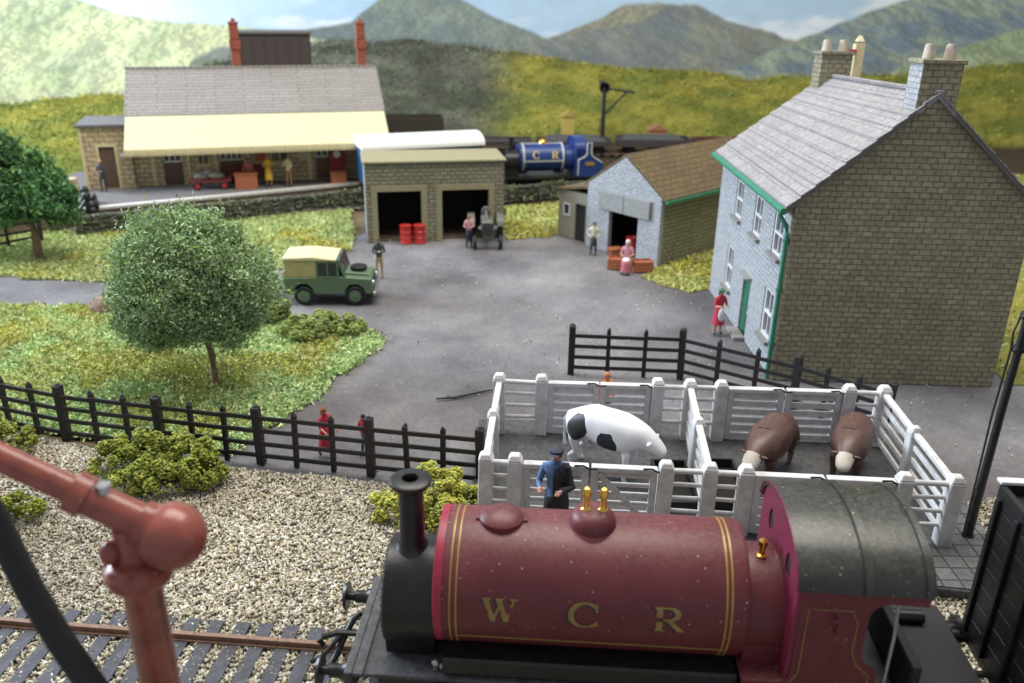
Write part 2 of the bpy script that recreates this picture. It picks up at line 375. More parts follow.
# printed backscene: a flat sheet with a picture of hills and sky on it (u, v are the print's own coordinates)
def backscene():
    Y = 77.0; xs = np.linspace(-64, 64, 1300); zs = np.linspace(-1, 22, 260)
    X, Z = np.meshgrid(xs, zs); u = 512+12.0*X; v = -22+12.2*(12-Z)+.21*X
    n1 = fbm(u/90, v/45, 5, 1); n2 = fbm(u/22, v/14, 4, 5); n3 = fbm(u/200, v/60, 4, 9)
    def prof(pts): return np.interp(u, [p[0] for p in pts], [p[1] for p in pts])
    col = lin((172, 200, 224))*np.ones(X.shape+(1,))
    cl = sstep(.47, .62, fbm(u/110, v/40, 5, 21)+.0*v)[..., None]
    cl = np.clip(cl+sstep(330, 120, u)[..., None]*.8, 0, 1)
    col = col*(1-cl*.9)+lin((232, 236, 240))*cl*.9
    def layer(col, pts, ca, cb, cc, seed, rag=4, soft=2.0, slope=0):
        top = prof(pts)+(fbm(u/34, v*0+seed, 4, seed)-.5)*rag*2
        a = sstep(-soft, soft, v-top)[..., None]
        # slanting ridges and gullies as the picture shows
        w = fbm(u/46+v/60*slope, v/26, 6, seed+3); w2 = fbm(u/26+v/60*slope, v/14, 4, seed+7)
        t = sstep(.38, .64, w)[..., None]; k = sstep(.42, .7, w2)[..., None]
        c = lin(ca)*(1-t)+lin(cb)*t; c = c*(1-k*.5)+lin(cc)*k*.5
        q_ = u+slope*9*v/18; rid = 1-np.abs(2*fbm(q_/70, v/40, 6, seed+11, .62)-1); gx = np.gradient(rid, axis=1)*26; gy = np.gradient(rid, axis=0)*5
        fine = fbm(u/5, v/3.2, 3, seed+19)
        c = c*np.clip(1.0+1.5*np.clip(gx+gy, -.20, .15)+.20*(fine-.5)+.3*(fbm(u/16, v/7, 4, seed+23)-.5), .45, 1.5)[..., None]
        return col*(1-a)+c*a
    col = layer(col, [(-300, 60), (280, 30), (345, 20), (366, 4), (392, -14), (440, -12), (485, 12), (540, 36), (600, 60), (1400, 90)], (76, 90, 90), (106, 116, 98), (66, 78, 80), 31, 3, slope=1)
    col = layer(col, [(-300, 200), (480, 62), (520, 45), (560, 30), (596, 16), (620, 4), (650, 0), (700, 14), (740, 30), (790, 36), (850, 60), (1400, 80)], (122, 114, 86), (92, 94, 76), (146, 138, 104), 41, 3, slope=1.4)
    col = layer(col, [(-300, 200), (600, 25), (640, 16), (660, 4), (690, 3), (720, 18), (770, 30), (800, 48), (860, 75), (1400, 90)], (82, 90, 96), (108, 108, 92), (128, 124, 98), 45, 3, slope=-1.6)
    col = layer(col, [(-300, 300), (700, 80), (790, 40), (830, 24), (870, 8), (900, -2), (950, -8), (1100, -20), (1500, -10)], (142, 154, 124), (84, 104, 126), (150, 160, 124), 51, 3, slope=-2)
    col = layer(col, [(-300, 300), (800, 110), (880, 80), (905, 62), (960, 44), (1024, 22), (1100, 0), (1500, -10)], (150, 162, 112), (176, 184, 146), (120, 140, 84), 55, 3, slope=-1)
    col = layer(col, [(-500, -60), (-60, -40), (60, -8), (110, 10), (150, 17), (230, 24), (330, 38), (380, 62), (420, 110), (1500, 300)], (196, 196, 138), (160, 170, 118), (214, 210, 164), 61, 2, slope=2)
    col = layer(col, [(-500, 300), (140, 120), (180, 58), (215, 42), (300, 40), (330, 36), (370, 44), (450, 62), (560, 90), (1500, 160)], (104, 108, 90), (124, 126, 102), (78, 84, 74), 71, 5, slope=1)
    col = layer(col, [(-500, 300), (480, 110), (600, 74), (700, 80), (1024, 84), (1500, 80)], (140, 142, 70), (108, 120, 60), (166, 160, 84), 81, 3)
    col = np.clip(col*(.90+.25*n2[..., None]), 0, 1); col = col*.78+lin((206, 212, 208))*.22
    Yc = Y-1.2*sstep(36, 64, np.abs(X))*3
    V = np.stack([X, Yc, Z], -1).reshape(-1, 3); nx = len(xs)
    i = (np.arange(len(zs)-1)[:, None]*nx+np.arange(nx-1)[None]).ravel()
    F = np.stack([i, i+1, i+nx+1, i+nx], 1)
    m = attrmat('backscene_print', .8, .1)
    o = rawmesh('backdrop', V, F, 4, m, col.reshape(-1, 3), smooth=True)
    sol = o.modifiers.new('sheet', 'SOLIDIFY'); sol.thickness = .15
    o['kind'] = 'structure'
    return o
backscene()

def hillside():
    xs = np.linspace(-62, 62, 420); ys = np.linspace(47, 76.6, 110)
    X, Y = np.meshgrid(xs, ys)
    prof = np.interp(X, [-60, -42, -31, -25.5, -16.5, -9, -1, 4, 11, 20, 32, 42, 60], [1.5, 1.4, 2.4, 5.0, 6.9, 7.0, 6.3, 5.6, 5.0, 4.5, 4.9, 6, 6.5])
    y0 = np.interp(X, [-60, -30, -24, -12, 60], [48, 50, 61, 68.5, 69.5])
    Z = prof*sstep(0, 1, (Y-y0)/(76-y0))**.8-.06
    Z = Z+np.where(Z > 0, (fbm(X/2.2, Y/2.2, 5, 3)-.5)*1.1*np.clip(Z, 0, 1), 0)
    n = fbm(X/3.5, Y/2.5+Z, 5, 12); n2 = fbm(X/.9, Y/.7+Z, 4, 17)
    yg = sstep(-3.5, 1.5, X+3*(n-.5)+ (4-Z)*.2)+sstep(-24, -28, X)
    t = sstep(.40, .60, n)[..., None]; k = sstep(.42, .62, n2)[..., None]
    a = lin((164, 156, 76))*t+lin((132, 136, 68))*(1-t); a = a*(1-.3*k)+lin((96, 106, 54))*.3*k
    b = lin((122, 124, 106))*t+lin((92, 98, 80))*(1-t); b = b*(1-.4*k)+lin((92, 80, 78))*.4*k
    g = np.clip(yg, 0, 1)[..., None]; col = a*g+b*(1-g)
    base = sstep(.35, .05, Z)[..., None]*sstep(-26, -22, X)[..., None]; col = col*(1-base)+lin((88, 76, 60))*base
    V = np.stack([X, Y, Z], -1).reshape(-1, 3); nx = len(xs)
    i = (np.arange(len(ys)-1)[:, None]*nx+np.arange(nx-1)[None]).ravel()
    F = np.stack([i, i+1, i+nx+1, i+nx], 1)
    m = attrmat('scatter_hillside', .95, .1)
    nt = m.node_tree; bumpn(nt, nt.nodes['Principled BSDF'], tnoise(nt, 5, 5, .8), .9, .25)
    o = rawmesh('hillside', V, F, 4, m, np.clip(col.reshape(-1, 3), 0, 1), smooth=True); o['kind'] = 'structure'
    q = V.reshape(-1, 3); cq = col.reshape(-1, 3); ok = (q[:, 2] > .15) & (np.abs(q[:, 0]) < 48); q = q[ok]; cq = cq[ok]
    k = nr.integers(0, len(q), 60000); p = q[k]+nr.normal(0, .16, (60000, 3)); tone = fbm(p[:, 0]/.8, p[:, 1]/.8+p[:, 2], 3, 33)[:, None]
    c = cq[k]*(1.0+.25*tone)*(1+.10*nr.normal(size=(60000, 1)))
    f = flakes('hillside_scrub', p, .075, np.clip(c, .01, 1), M['clump']); f['kind'] = 'stuff'
hillside()

soil = ground_mat('soil', [(.3, (.13, .10, .06)), (.7, (.22, .17, .10))], .5)
sheet('ground', [(-64, 4), (64, 4), (64, 77.5), (-64, 77.5)], -.10, soil)
yardm = ground_mat('yard_tarmac', [(.30, (.13, .122, .128)), (.5, (.215, .208, .215)), (.72, (.32, .31, .31))], .22, 7, .35, .05)
_nt = yardm.node_tree; _b = _nt.nodes['Principled BSDF']; _src = _b.inputs['Base Color'].links[0].from_socket
_c = mixc(_nt, .75, _src, ramp(_nt, tnoise(_nt, .09, 6, .6), [(.40, (.62, .58, .58)), (.56, (1.0, 1.0, 1.02))]), 'MULTIPLY'); _c = mixc(_nt, ramp(_nt, tnoise(_nt, 2.6, 6, .8), [(.60, 0.0), (.75, .5)]), _c, (.36, .35, .33)); _nt.links.new(_c, _b.inputs['Base Color'])
YARD = roughpoly([(-22, 30.6), (-16, 30.6), (-12, 30.2), (-8.5, 26.5), (-9.5, 19.8), (-.5, 16), (14, 13.2), (30, 13), (30, 27), (16.5, 33), (12, 38), (10, 42), (2.5, 44), (-.4, 43), (-3.6, 44), (-7.2, 43), (-9.5, 38.2), (-14, 35.6), (-22, 34.8), (-40, 35.2), (-40, 31)], .2, .5, 4)
sheet('yard', YARD, -.03, yardm)
grassm = ground_mat('grass_mat', [(.30, (.19, .27, .09)), (.5, (.30, .37, .13)), (.72, (.42, .42, .16))], .45, 9, .9, .12)
grassy = ground_mat('dry_grass_mat', [(.30, (.24, .25, .06)), (.5, (.37, .35, .08)), (.72, (.43, .36, .14))], .4, 9, .9, .12)
GN = [(-20.5, 31.4), (-16.1, 31.2), (-12.4, 31.5), (-8.4, 30.4), (-5.1, 29.2), (-4.5, 28.2), (-4.9, 26.6), (-5.6, 25.4), (-5.9, 24.1), (-6.5, 22.6), (-7.6, 20.3), (-12.2, 21.1), (-14.6, 21.9), (-26, 25), (-40, 27), (-40, 31.2)]
GU = [(-40, 34.8), (-21.6, 34.6), (-16.9, 34.2), (-13.5, 35.2), (-10, 36.3), (-7.6, 39.6), (-8.6, 44.6), (-9.2, 47.4), (-17.7, 43.0), (-23, 41.5), (-40, 46)]
GM = [(-.5, 48.2), (2.2, 49.3), (8, 51), (8, 46), (2.4, 43.1), (1.9, 42.2), (-.35, 41.6)]
GR = [(6.5, 37.6), (9.8, 40.6), (14, 44.5), (17, 40), (17, 35), (8.2, 34.6), (7.2, 34.2), (5.7, 36.2)]
GE = [(16.3, 25.5), (45, 27), (50, 60), (20, 60), (13, 46), (16, 36)]
gpolys = [roughpoly(p, .3, .4, k) for k, p in enumerate((GN, GU, GM, GR, GE))]
sheet('grass_bank', gpolys[0], .004, grassm); sheet('grass_bank', gpolys[1], .004, grassm)
for g in gpolys[2:]: sheet('grass_bank', g, .004, grassy)

# scattered turf on the grass areas: one thing nobody could count
def scatter(poly, n, ybias=1.0):
    p = np.array(poly); lo = p.min(0); hi = p.max(0)
    out = []; cnt = 0
    while cnt < n:
        x = lo[0]+(hi[0]-lo[0])*nr.random(n); y = lo[1]+(hi[1]-lo[1])*nr.random(n)
        k = inpoly(x, y, poly) & (np.abs(x) < y*.75+4); out.append(np.stack([x[k], y[k]], 1)); cnt += k.sum()
    return np.concatenate(out)[:n]
P = []; Ccol = []
for g, n, pal in ((gpolys[0], 90000, 0), (gpolys[1], 50000, 1), (gpolys[2], 9000, 2), (gpolys[3], 7000, 2), (gpolys[4], 9000, 1)):
    p = scatter(g, n); nz = fbm(p[:, 0]/2.2, p[:, 1]/2.2, 4, 8)[:, None]; nz2 = fbm(p[:, 0]/.7, p[:, 1]/.7, 3, 28)[:, None]
    cg = palette([(.30, .46, .20), (.42, .57, .27), (.57, .66, .36), (.60, .65, .30)], n)
    cy = palette([(.56, .52, .10), (.46, .46, .10), (.36, .40, .10), (.54, .44, .22)], n)
    b = np.clip((sstep(.50, .72, nz))*.75+[0, .35, .7][pal], 0, 1); c = cg*(1-b)+cy*b; c = c*(.78+.42*nz2)
    P.append(np.concatenate([p, .02+.05*nr.random((n, 1))], 1)+np.concatenate([nr.normal(0, .11, (n, 2))*(nr.random((n, 1)) < .3), np.zeros((n, 1))], 1)); Ccol.append(c)
o = flakes('grass', np.concatenate(P), .05, np.clip(np.concatenate(Ccol), 0, 1), M['clump'], aspect=1.6); o['kind'] = 'stuff'

# gravel in front: a bed and thousands of chips
gravm = ground_mat('gravel_bed_mat', [(.3, (.24, .20, .14)), (.7, (.38, .34, .26))], 1.2, 10, .9, .1)
GV = roughpoly([(-26, 24.4), (-14.6, 21.5), (-12.2, 20.7), (-7.2, 19.6), (-3.5, 19.0), (-.8, 18.4), (.0, 16.4), (10.4, 14.9), (11.2, 18.4), (13.5, 19.2), (26, 19), (26, 6), (-26, 6)], .12, .4, 9)
sheet('gravel_bed', GV, .008, gravm)
def chipcloud(poly, n):
    p = scatter(poly, n); return np.concatenate([p, .02+.05*nr.random((len(p), 1))], 1)
q = chipcloud([t for t in GV], 160000); q = q[(q[:, 1] > 9.5) & (np.abs(q[:, 0]) < 19)]
gcol = palette([(.54, .48, .36), (.45, .40, .30), (.33, .30, .23), (.62, .58, .48), (.19, .17, .14), (.44, .36, .24), (.68, .66, .60)], len(q), [.25, .22, .15, .13, .08, .10, .07], .12)
nz = fbm(q[:, 0]/3, q[:, 1]/3, 3, 77)[:, None]; gcol = np.clip(gcol*(.75+.5*nz), 0, .9)
o = chips('gravel', q, .039, gcol, M['chip']); o['kind'] = 'stuff'
# loose crumbs on the yard
q = chipcloud(YARD, 2600); q = q[fbm(q[:, 0]/2.5, q[:, 1]/2.5, 3, 55) > .52]; c = palette([(.55, .53, .48), (.10, .10, .09), (.35, .34, .10), (.45, .43, .40)], len(q), [.5, .2, .1, .2])
o = chips('yard_grit', q, .026, c, M['chip']); o['kind'] = 'stuff'

# ------------------------------------------------------------------ tracks
def track(name, label, pts, halfw=.625, step=.66, w=2.2, z=.10, rz=.14, group=None, ballast=True):
    t = thing(name, label, 'track', (0, 0, 0), 0, group)
    P = [Vector((*p, 0)) for p in pts]
    L = [0]
    for a, b in zip(P, P[1:]): L.append(L[-1]+(b-a).length)
    def at(s):
        for i in range(len(P)-1):
            if s <= L[i+1]: break
        d = (P[i+1]-P[i]).normalized(); return P[i]+d*(s-L[i]), d
    # sleepers
    n = int(L[-1]/step); mb = MB()
    for k in range(n):
        p, d = at(k*step+.2); mb.box((p.x, p.y, z), (.27, w, .12), (0, 0, math.degrees(math.atan2(d.y, d.x))+rnd.uniform(-1, 1)))
    mb.build('sleepers', M['sleeper'], t, bevel=0)
    for s in (-1, 1):
        mb = MB(); prev = None
        off = [p+Vector((-d.y, d.x, 0))*halfw*s for p, d in (at(min(x, L[-1]-.01)) for x in np.linspace(0, L[-1], 24 if len(pts) > 2 else 2))]
        for a, b in zip(off, off[1:]):
            m = (a+b)/2; d = b-a; ang = math.degrees(math.atan2(d.y, d.x))
            mb.box((m.x, m.y, z+.06+.05), (d.length+.01, .055, .10), (0, 0, ang)); mb.box((m.x, m.y, z+.06+.115), (d.length+.01, .095, .035), (0, 0, ang))
            mb.box((m.x, m.y, z+.06+.012), (d.length+.01, .19, .025), (0, 0, ang))
        mb.build('rail', M['rust'], t)
    return t
TY = math.tan(R(-4.6))
def ty(x): return 11.85-(x-1.3)*math.tan(R(3.6))
track('railway_track', 'rusty near railway track with dark sleepers in pale gravel, under the maroon engine', [(-16, ty(-16)+.35), (-9, ty(-9)+.1), (-2, ty(-2)), (22, ty(22))], halfw=.80, step=.50, w=2.7, z=.045)
FT = [(-22.2, 42.9), (-14, 46.3), (-8.7, 48.6), (-4, 50.4), (0, 51.4), (6, 52.9), (16, 55.2), (30, 58)]
track('railway_track', 'far railway track running beside the station platform edge', FT)
track('siding_track', 'siding track under the dark wagons at the foot of the hillside', [(-12, 63.7), (30, 65.7)])
q = []
for (x0, y0), (x1, y1) in zip(FT, FT[1:]):
    n = int(abs(x1-x0)*170); t = nr.random((n, 1)); q.append(np.concatenate([x0+(x1-x0)*t, y0+(y1-y0)*t+nr.uniform(-1.5, 1.5, (n, 1)), .03+.05*nr.random((n, 1))], 1))
q = np.concatenate(q); o = chips('ballast', q, .08, palette([(.16, .13, .10), (.25, .21, .17), (.10, .09, .07)], len(q)), M['chip']); o['kind'] = 'stuff'
# ------------------------------------------------------------------ station
def wall_openings(mb, L, H, ops, y0=0, y1=.22, mi=0):
    """wall in the xz plane (x 0..L, z 0..H) with rectangular openings, butted pieces"""
    xs = sorted({0, L, *[o[0] for o in ops], *[o[1] for o in ops]})
    for a, b in zip(xs, xs[1:]):
        m = (a+b)/2; cuts = sorted([(o[2], o[3]) for o in ops if o[0] < m < o[1]]); z = 0
        for c0, c1 in cuts:
            if c0 > z: mb.bx(a, b, y0, y1, z, c0, mi)
            z = c1
        if z < H: mb.bx(a, b, y0, y1, z, H, mi)
SY = 16
st = thing('station_building', 'long yellow stone station with grey tiled roof and deep cream canopy on the platform', 'station', (-21.05, 47.75, .9), SY)
ops = [(1.6, 2.7, .02, 2.5), (3.9, 4.7, 1.0, 2.3), (6.0, 7.4, .02, 2.5), (8.6, 9.8, 1.0, 2.3), (11.2, 12.3, .02, 2.5), (12.8, 13.6, 1.0, 2.3)]
ops = [(1.5, 2.5, .02, 2.45), (3.3, 3.95, 1.1, 2.2), (4.5, 5.8, .02, 2.45), (7.3, 8.3, 1.1, 2.2), (9.8, 10.9, .02, 2.45), (12.4, 13.3, 1.1, 2.2)]
mb = MB(); wall_openings(mb, 13.8, 3.7, ops, 0, .25)
mb.bx(0, .25, .25, 6.2, 0, 3.7); mb.bx(13.55, 13.8, .25, 6.2, 0, 3.7); mb.bx(.25, 13.55, 5.95, 6.2, 0, 3.7)
for x0, x1 in ((0.01, .24), (13.56, 13.79)):
    mb.prism([(0.01, 3.7), (6.19, 3.7), (3.1, 5.75)], lambda u, v: Vector((x0, u, v)), lambda u, v: Vector((x1, u, v)))
mb.build('wall', M['stone_yellow'], st)
mb = MB()
mb.prism([(-.05, 3.78), (-.05, 3.9), (3.1, 6.05), (6.4, 3.9), (6.4, 3.78), (3.1, 5.9)], lambda u, v: Vector((-.15, u, v)), lambda u, v: Vector((13.95, u, v)))
rf = mb.build('roof', M['slate_station'], st)
mb = MB()
for k in range(46): mb.box((-.05+k*.305, 3.1, 6.07), (.27, .22, .14), (0, 0, 0))
mb.build('ridge_tiles', M['slate_station'], rf, bevel=.03)
for x in (5.9, 13.1):
    mb = MB(); mb.box((x, 3.3, 6.6), (.5, .55, 2.1)); mb.box((x, 3.3, 7.3), (.62, .66, .5)); mb.box((x, 3.3, 8.0), (.5, .55, .9)); mb.box((x, 3.3, 8.48), (.58, .62, .1))
    mb.cyl((x, 3.3, 8.5), (x, 3.3, 8.72), .14, .11)
    mb.build('chimney', M['brickred'], rf, bevel=.02)
mb = MB()
mb.prism([(-.06, 3.75), (-.06, 3.85), (-2.25, 2.45), (-2.25, 2.36)], lambda u, v: Vector((-.1, u, v)), lambda u, v: Vector((13.9, u, v)))
cn = mb.build('canopy', M['cream_canopy'], st, bevel=.01)
mb = MB(); mb.box((6.9, -2.28, 2.30), (14.06, .05, .22))
for k in range(82): mb.box((-.05+k*.171, -2.28, 2.15), (.12, .04, .13))
mb.build('valance', M['cream'], cn)
for x in (1.0, 5.2, 9.3, 12.0): mb = MB(); mb.box((x, -1.1, 2.55), (.1, 2.2, .1), (22, 0, 0)); mb.build('bracket', M['brown'], cn)
for i, (a, b, c, d) in enumerate(ops):
    if c < .5:
        mb = MB(); mb.bx(a+.02, b-.02, .10, .16, c, 1.3)
        for k in range(int((b-a)/.14)): mb.bx(a+.04+k*.14, a+.12+k*.14, .08, .10, .1, 1.25)
        dr = mb.build('door', M['brown'], st)
        mb = MB(); mb.bx(a+.02, b-.02, .11, .15, 1.3, d); mb.build('glazing', M['glass'], dr)
        mb = MB()
        n = max(2, int((b-a)/.28))
        for k in range(n+1): mb.bx(a+.02+k*(b-a-.1)/n, a+.08+k*(b-a-.1)/n, .06, .105, 1.3, d)
        mb.bx(a+.02, b-.02, .062, .108, 1.28, 1.36); mb.bx(a+.02, b-.02, .062, .108, d-.07, d-.01)
        mb.build('glazing_bars', M['white'], dr)
    else:
        mb = MB(); mb.bx(a, b, .1, .14, c, d); w = mb.build('window', M['glass'], st)
        mb = MB(); m_ = (a+b)/2; zz = (c+d)/2
        for x0, x1, z0, z1 in ((a, a+.07, c, d), (b-.07, b, c, d), (m_-.03, m_+.03, c, d)): mb.bx(x0, x1, .05, .10, z0, z1)
        for z0 in (c, zz-.03, d-.07): mb.bx(a+.07, b-.07, .052, .098, z0, z0+.07)
        mb.build('frame', M['cream'], w)
        mb = MB(); mb.bx(a-.1, b+.1, -.06, .0, c-.12, c); mb.build('sill', M['cream'], w)
for a in (0.9, 2.75, 4.2, 6.0, 9.4, 11.2): mb = MB(); mb.bx(a, a+.14, -.03, 0, 0, 3.5); mb.build('pilaster', M['cream'], st)
for x, c in ((8.9, (.55, .50, .40)), (6.5, (.45, .12, .08))):
    mb = MB(); mb.bx(x, x+.5, -.04, 0, 1.2, 1.95); mb.build('poster', cloth(c), st)
# annex: a lower flat-roofed part of the station
mb = MB(); mb2 = MB(); wall_openings(mb, 2.5, 3.35, [(.85, 1.65, .02, 2.3)], 0, .2)
mb.bx(0, .2, .2, 3.2, 0, 3.35); mb.bx(.2, 2.5, 3.0, 3.2, 0, 3.35)
an = mb.build('annex_wall', M['stone_yellow'], st, loc=(-2.52, -.25, 0))
mb = MB(); mb.bx(-.12, 2.5, -.15, 3.3, 3.35, 3.5); mb.build('annex_roof', M['platform'], an, bevel=.02)
mb = MB(); mb.bx(.87, 1.63, .1, .15, .02, 2.28); mb.build('annex_door', M['brown'], an)
mb = MB()
for x0, x1, z0, z1 in ((.73, .85, 0, 2.42), (1.65, 1.77, 0, 2.42), (.85, 1.65, 2.3, 2.42)): mb.bx(x0, x1, -.03, .0, z0, z1)
mb.build('door_frame', M['cream'], an)
mb = MB(); mb.bx(-.02, .12, -.03, 0, 0, 3.34); mb.build('pilaster', M['cream'], an)
mb = MB(); mb.bx(1.9, 2.45, -.05, 0, 1.75, 1.92); mb.build('name_board', M['white'], an)

# platform
PE = [(-25.5, 40.6), (-22.0, 42.5), (-15.2, 46.2), (-9.4, 49.5), (-6.5, 50.7), (-3, 52.2)]
PB = [(-4, 56), (-7, 56.5), (-26, 51.5), (-27, 45)]
def poly3(mb, poly, z0, z1, mi=0): mb.prism(poly, lambda u, v: Vector((u, v, z0)), lambda u, v: Vector((u, v, z1)), mi)
pf = thing('station_platform', 'grey station platform with pale edge and brown face below the station', 'platform', (-15, 48, 0))
def rel(p, dx=15, dy=-48): return [(x+dx, y+dy) for x, y in p]
mb = MB(); poly3(mb, rel(PE+PB), 0, .86); mb.build('platform_face', M['platface'], pf)
mb = MB(); poly3(mb, rel([(x-.02, y+.42) for x, y in PE]+PB), .862, .90); mb.build('platform_surface', M['platform'], pf)
mb = MB()
for a, b in zip(PE, PE[1:]):
    d = (Vector(b)-Vector(a)); nrm = Vector((-d.y, d.x)).normalized(); a_ = Vector(a)-nrm*.07; b_ = Vector(b)-nrm*.07; c_ = Vector(b)+nrm*.38; d_ = Vector(a)+nrm*.38
    poly3(mb, rel([tuple(a_), tuple(b_), tuple(c_), tuple(d_)]), .80, .925)
mb.build('platform_edge', M['edgewhite'], pf)
# low wall at the platform's left end
mb = MB(); mb.box((0, 0, .55), (.35, 4.4, 1.3)); mb.box((0, 0, 1.24), (.45, 4.5, .1))
tagp(mb.build('platform_end_wall', M['stone_yellow'], loc=(-24.6, 44.6, .3), rz=-16), 'low stone wall at the left end of the station platform', 'wall')

# dark tank behind the roof
tk = thing('water_tank', 'dark brown box-shaped water tank standing behind the station roof', 'tank', (-15.2, 57.2, 0), 14)
mb = MB(); mb.bx(-2.15, 2.15, -1.2, 1.2, 5.9, 8.6)
for k in range(7): mb.bx(-2.15+k*.7, -2.08+k*.7, -1.24, -1.2, 5.9, 8.6)
mb.build('tank_box', cloth((.06, .045, .04)), tk, bevel=.03)
mb = MB(); mb.bx(-2.25, 2.25, -1.3, 1.3, 8.6, 8.72); mb.build('tank_rim', M['kerb'], tk)
mb = MB(); mb.bx(-1.8, 1.8, -1, 1, 0, 5.9); mb.build('tank_base', M['brickred'], tk)

# dry stone wall between the grass and the far track
dw = [(-21.5, 41.0), (-17.7, 43.0), (-13.4, 45.3), (-9.0, 47.6), (-4.5, 48.9), (-.4, 49.2), (2.4, 50.6), (6, 51.6), (9, 52.2)]
mb = MB()
for a, b in zip(dw, dw[1:]):
    d = Vector(b)-Vector(a); n = int(d.length/.42)+1
    for k in range(n):
        p = Vector(a)+d*((k+.5)/n); an_ = math.degrees(math.atan2(d.y, d.x))
        for j in range(4):
            mb.box((p.x+rnd.uniform(-.05, .05), p.y+rnd.uniform(-.05, .05), .12+j*.24), (.40*rnd.uniform(.8, 1.15), .34, .22*rnd.uniform(.8, 1.1)), (rnd.uniform(-6, 6), rnd.uniform(-6, 6), an_+rnd.uniform(-9, 9)))
tagp(mb.build('dry_stone_wall', M['drystone'], bevel=.03), 'long low grey-green dry stone wall between the grass and the far track', 'wall')
q = []
for a, b in zip(dw, dw[1:]):
    n = 420; t = nr.random((n, 1)); a = np.array(a); b = np.array(b); xy = a+(b-a)*t+nr.normal(0, .16, (n, 2)); q.append(np.concatenate([xy, .1+.95*nr.random((n, 1))], 1))
q = np.concatenate(q); q = q[fbm(q[:, 0]/1.2, q[:, 2]/.6, 3, 5) > .48]
o = flakes('wall_moss', q, .07, palette([(.20, .24, .10), (.28, .30, .16), (.13, .16, .07)], len(q)), M['clump']); o['kind'] = 'stuff'

# ------------------------------------------------------------------ garage with two bays
ga = thing('garage', 'flat-roofed olive stone garage with two dark open bays', 'garage', (-7.1, 40.6, 0), 11)
GL = 6.7; GH = 3.85; bays = [(.55, 2.65, 0, 2.5), (3.65, 5.95, 0, 2.5)]
mb = MB(); wall_openings(mb, GL, GH, bays, 0, .3)
mb.build('front_wall', M['stone_olive'], ga)
mb = MB(); mb.bx(0, .3, .302, 2.7, 0, GH); mb.bx(GL-.3, GL, .302, 2.7, 0, GH); mb.bx(.3, GL-.3, 2.45, 2.7, 0, GH)
mb.build('side_wall', M['stone_window_lit'], ga)  # cool window light painted on by stone paler than the garage front
mb = MB(); mb.bx(.3, GL-.3, .302, 2.45, 0.0, .03); mb.build('floor', M['dirt'], ga)
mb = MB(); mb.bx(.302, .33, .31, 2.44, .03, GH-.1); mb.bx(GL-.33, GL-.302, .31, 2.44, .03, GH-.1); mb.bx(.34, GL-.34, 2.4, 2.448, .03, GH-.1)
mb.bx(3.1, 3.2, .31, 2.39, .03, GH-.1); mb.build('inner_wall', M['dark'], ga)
mb = MB(); mb.bx(-.1, GL+.1, -.12, 2.8, GH, GH+.1); mb.build('flat_roof', cloth((.30,.27,.16)), ga, bevel=.02)
for a, b, c, d in bays:
    mb = MB(); mb.bx(a-.28, a, -.05, .0, 0, d+.28); mb.bx(b, b+.28, -.05, 0, 0, d+.28); mb.bx(a, b, -.05, 0, d, d+.28)
    mb.build('bay_surround', cloth((.30, .27, .16)), ga)

# ------------------------------------------------------------------ shed
sd = thing('stone_shed', 'pale stone shed with brown pitched roof and a low side building with a small window', 'shed', (6.5, 37.6, 0), 43)
Wd = 4.4
mb = MB()   # gable wall at local x=0, spans y 0..Wd
mb.bx(0, .25, 0, 1.25, 0, 3.1); mb.bx(0, .25, 3.0, Wd, 0, 3.1); mb.bx(0, .25, 1.25, 3.0, 2.3, 3.1)
mb.prism([(0, 3.1), (Wd, 3.1), (Wd/2, 4.62)], lambda u, v: Vector((0, u, v)), lambda u, v: Vector((.25, u, v)))
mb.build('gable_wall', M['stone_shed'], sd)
mb = MB(); mb.bx(.25, 7.8, 0, .25, 0, 3.1); mb.bx(.25, 7.8, Wd-.25, Wd, 0, 3.1); mb.bx(7.8, 8.0, 0, Wd, 0, 3.1)
mb.prism([(0, 3.1), (Wd, 3.1), (Wd/2, 4.62)], lambda u, v: Vector((7.8, u, v)), lambda u, v: Vector((8, u, v)))
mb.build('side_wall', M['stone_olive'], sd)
mb = MB(); mb.prism([(-.22, 2.98), (-.22, 3.1), (Wd/2, 4.78), (Wd+.22, 3.1), (Wd+.22, 2.98), (Wd/2, 4.66)], lambda u, v: Vector((.02, u, v)), lambda u, v: Vector((8.1, u, v)))
mb.build('roof', M['slate_brown'], sd)
mb = MB(); mb.bx(.0, 8.1, -.34, -.22, 2.92, 3.04); mb.build('gutter', M['green'], sd)
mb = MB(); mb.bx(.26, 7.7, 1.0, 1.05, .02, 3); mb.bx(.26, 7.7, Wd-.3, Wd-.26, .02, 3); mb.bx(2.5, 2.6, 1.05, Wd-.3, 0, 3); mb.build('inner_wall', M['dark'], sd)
for y0, y1 in ((.55, 2.05), (2.08, 3.6)):
    mb = MB(); mb.bx(-.14, -.03, y0, y1, 2.05, 2.9); mb.build('door_panel', M['woodgrey'], sd, bevel=.01)
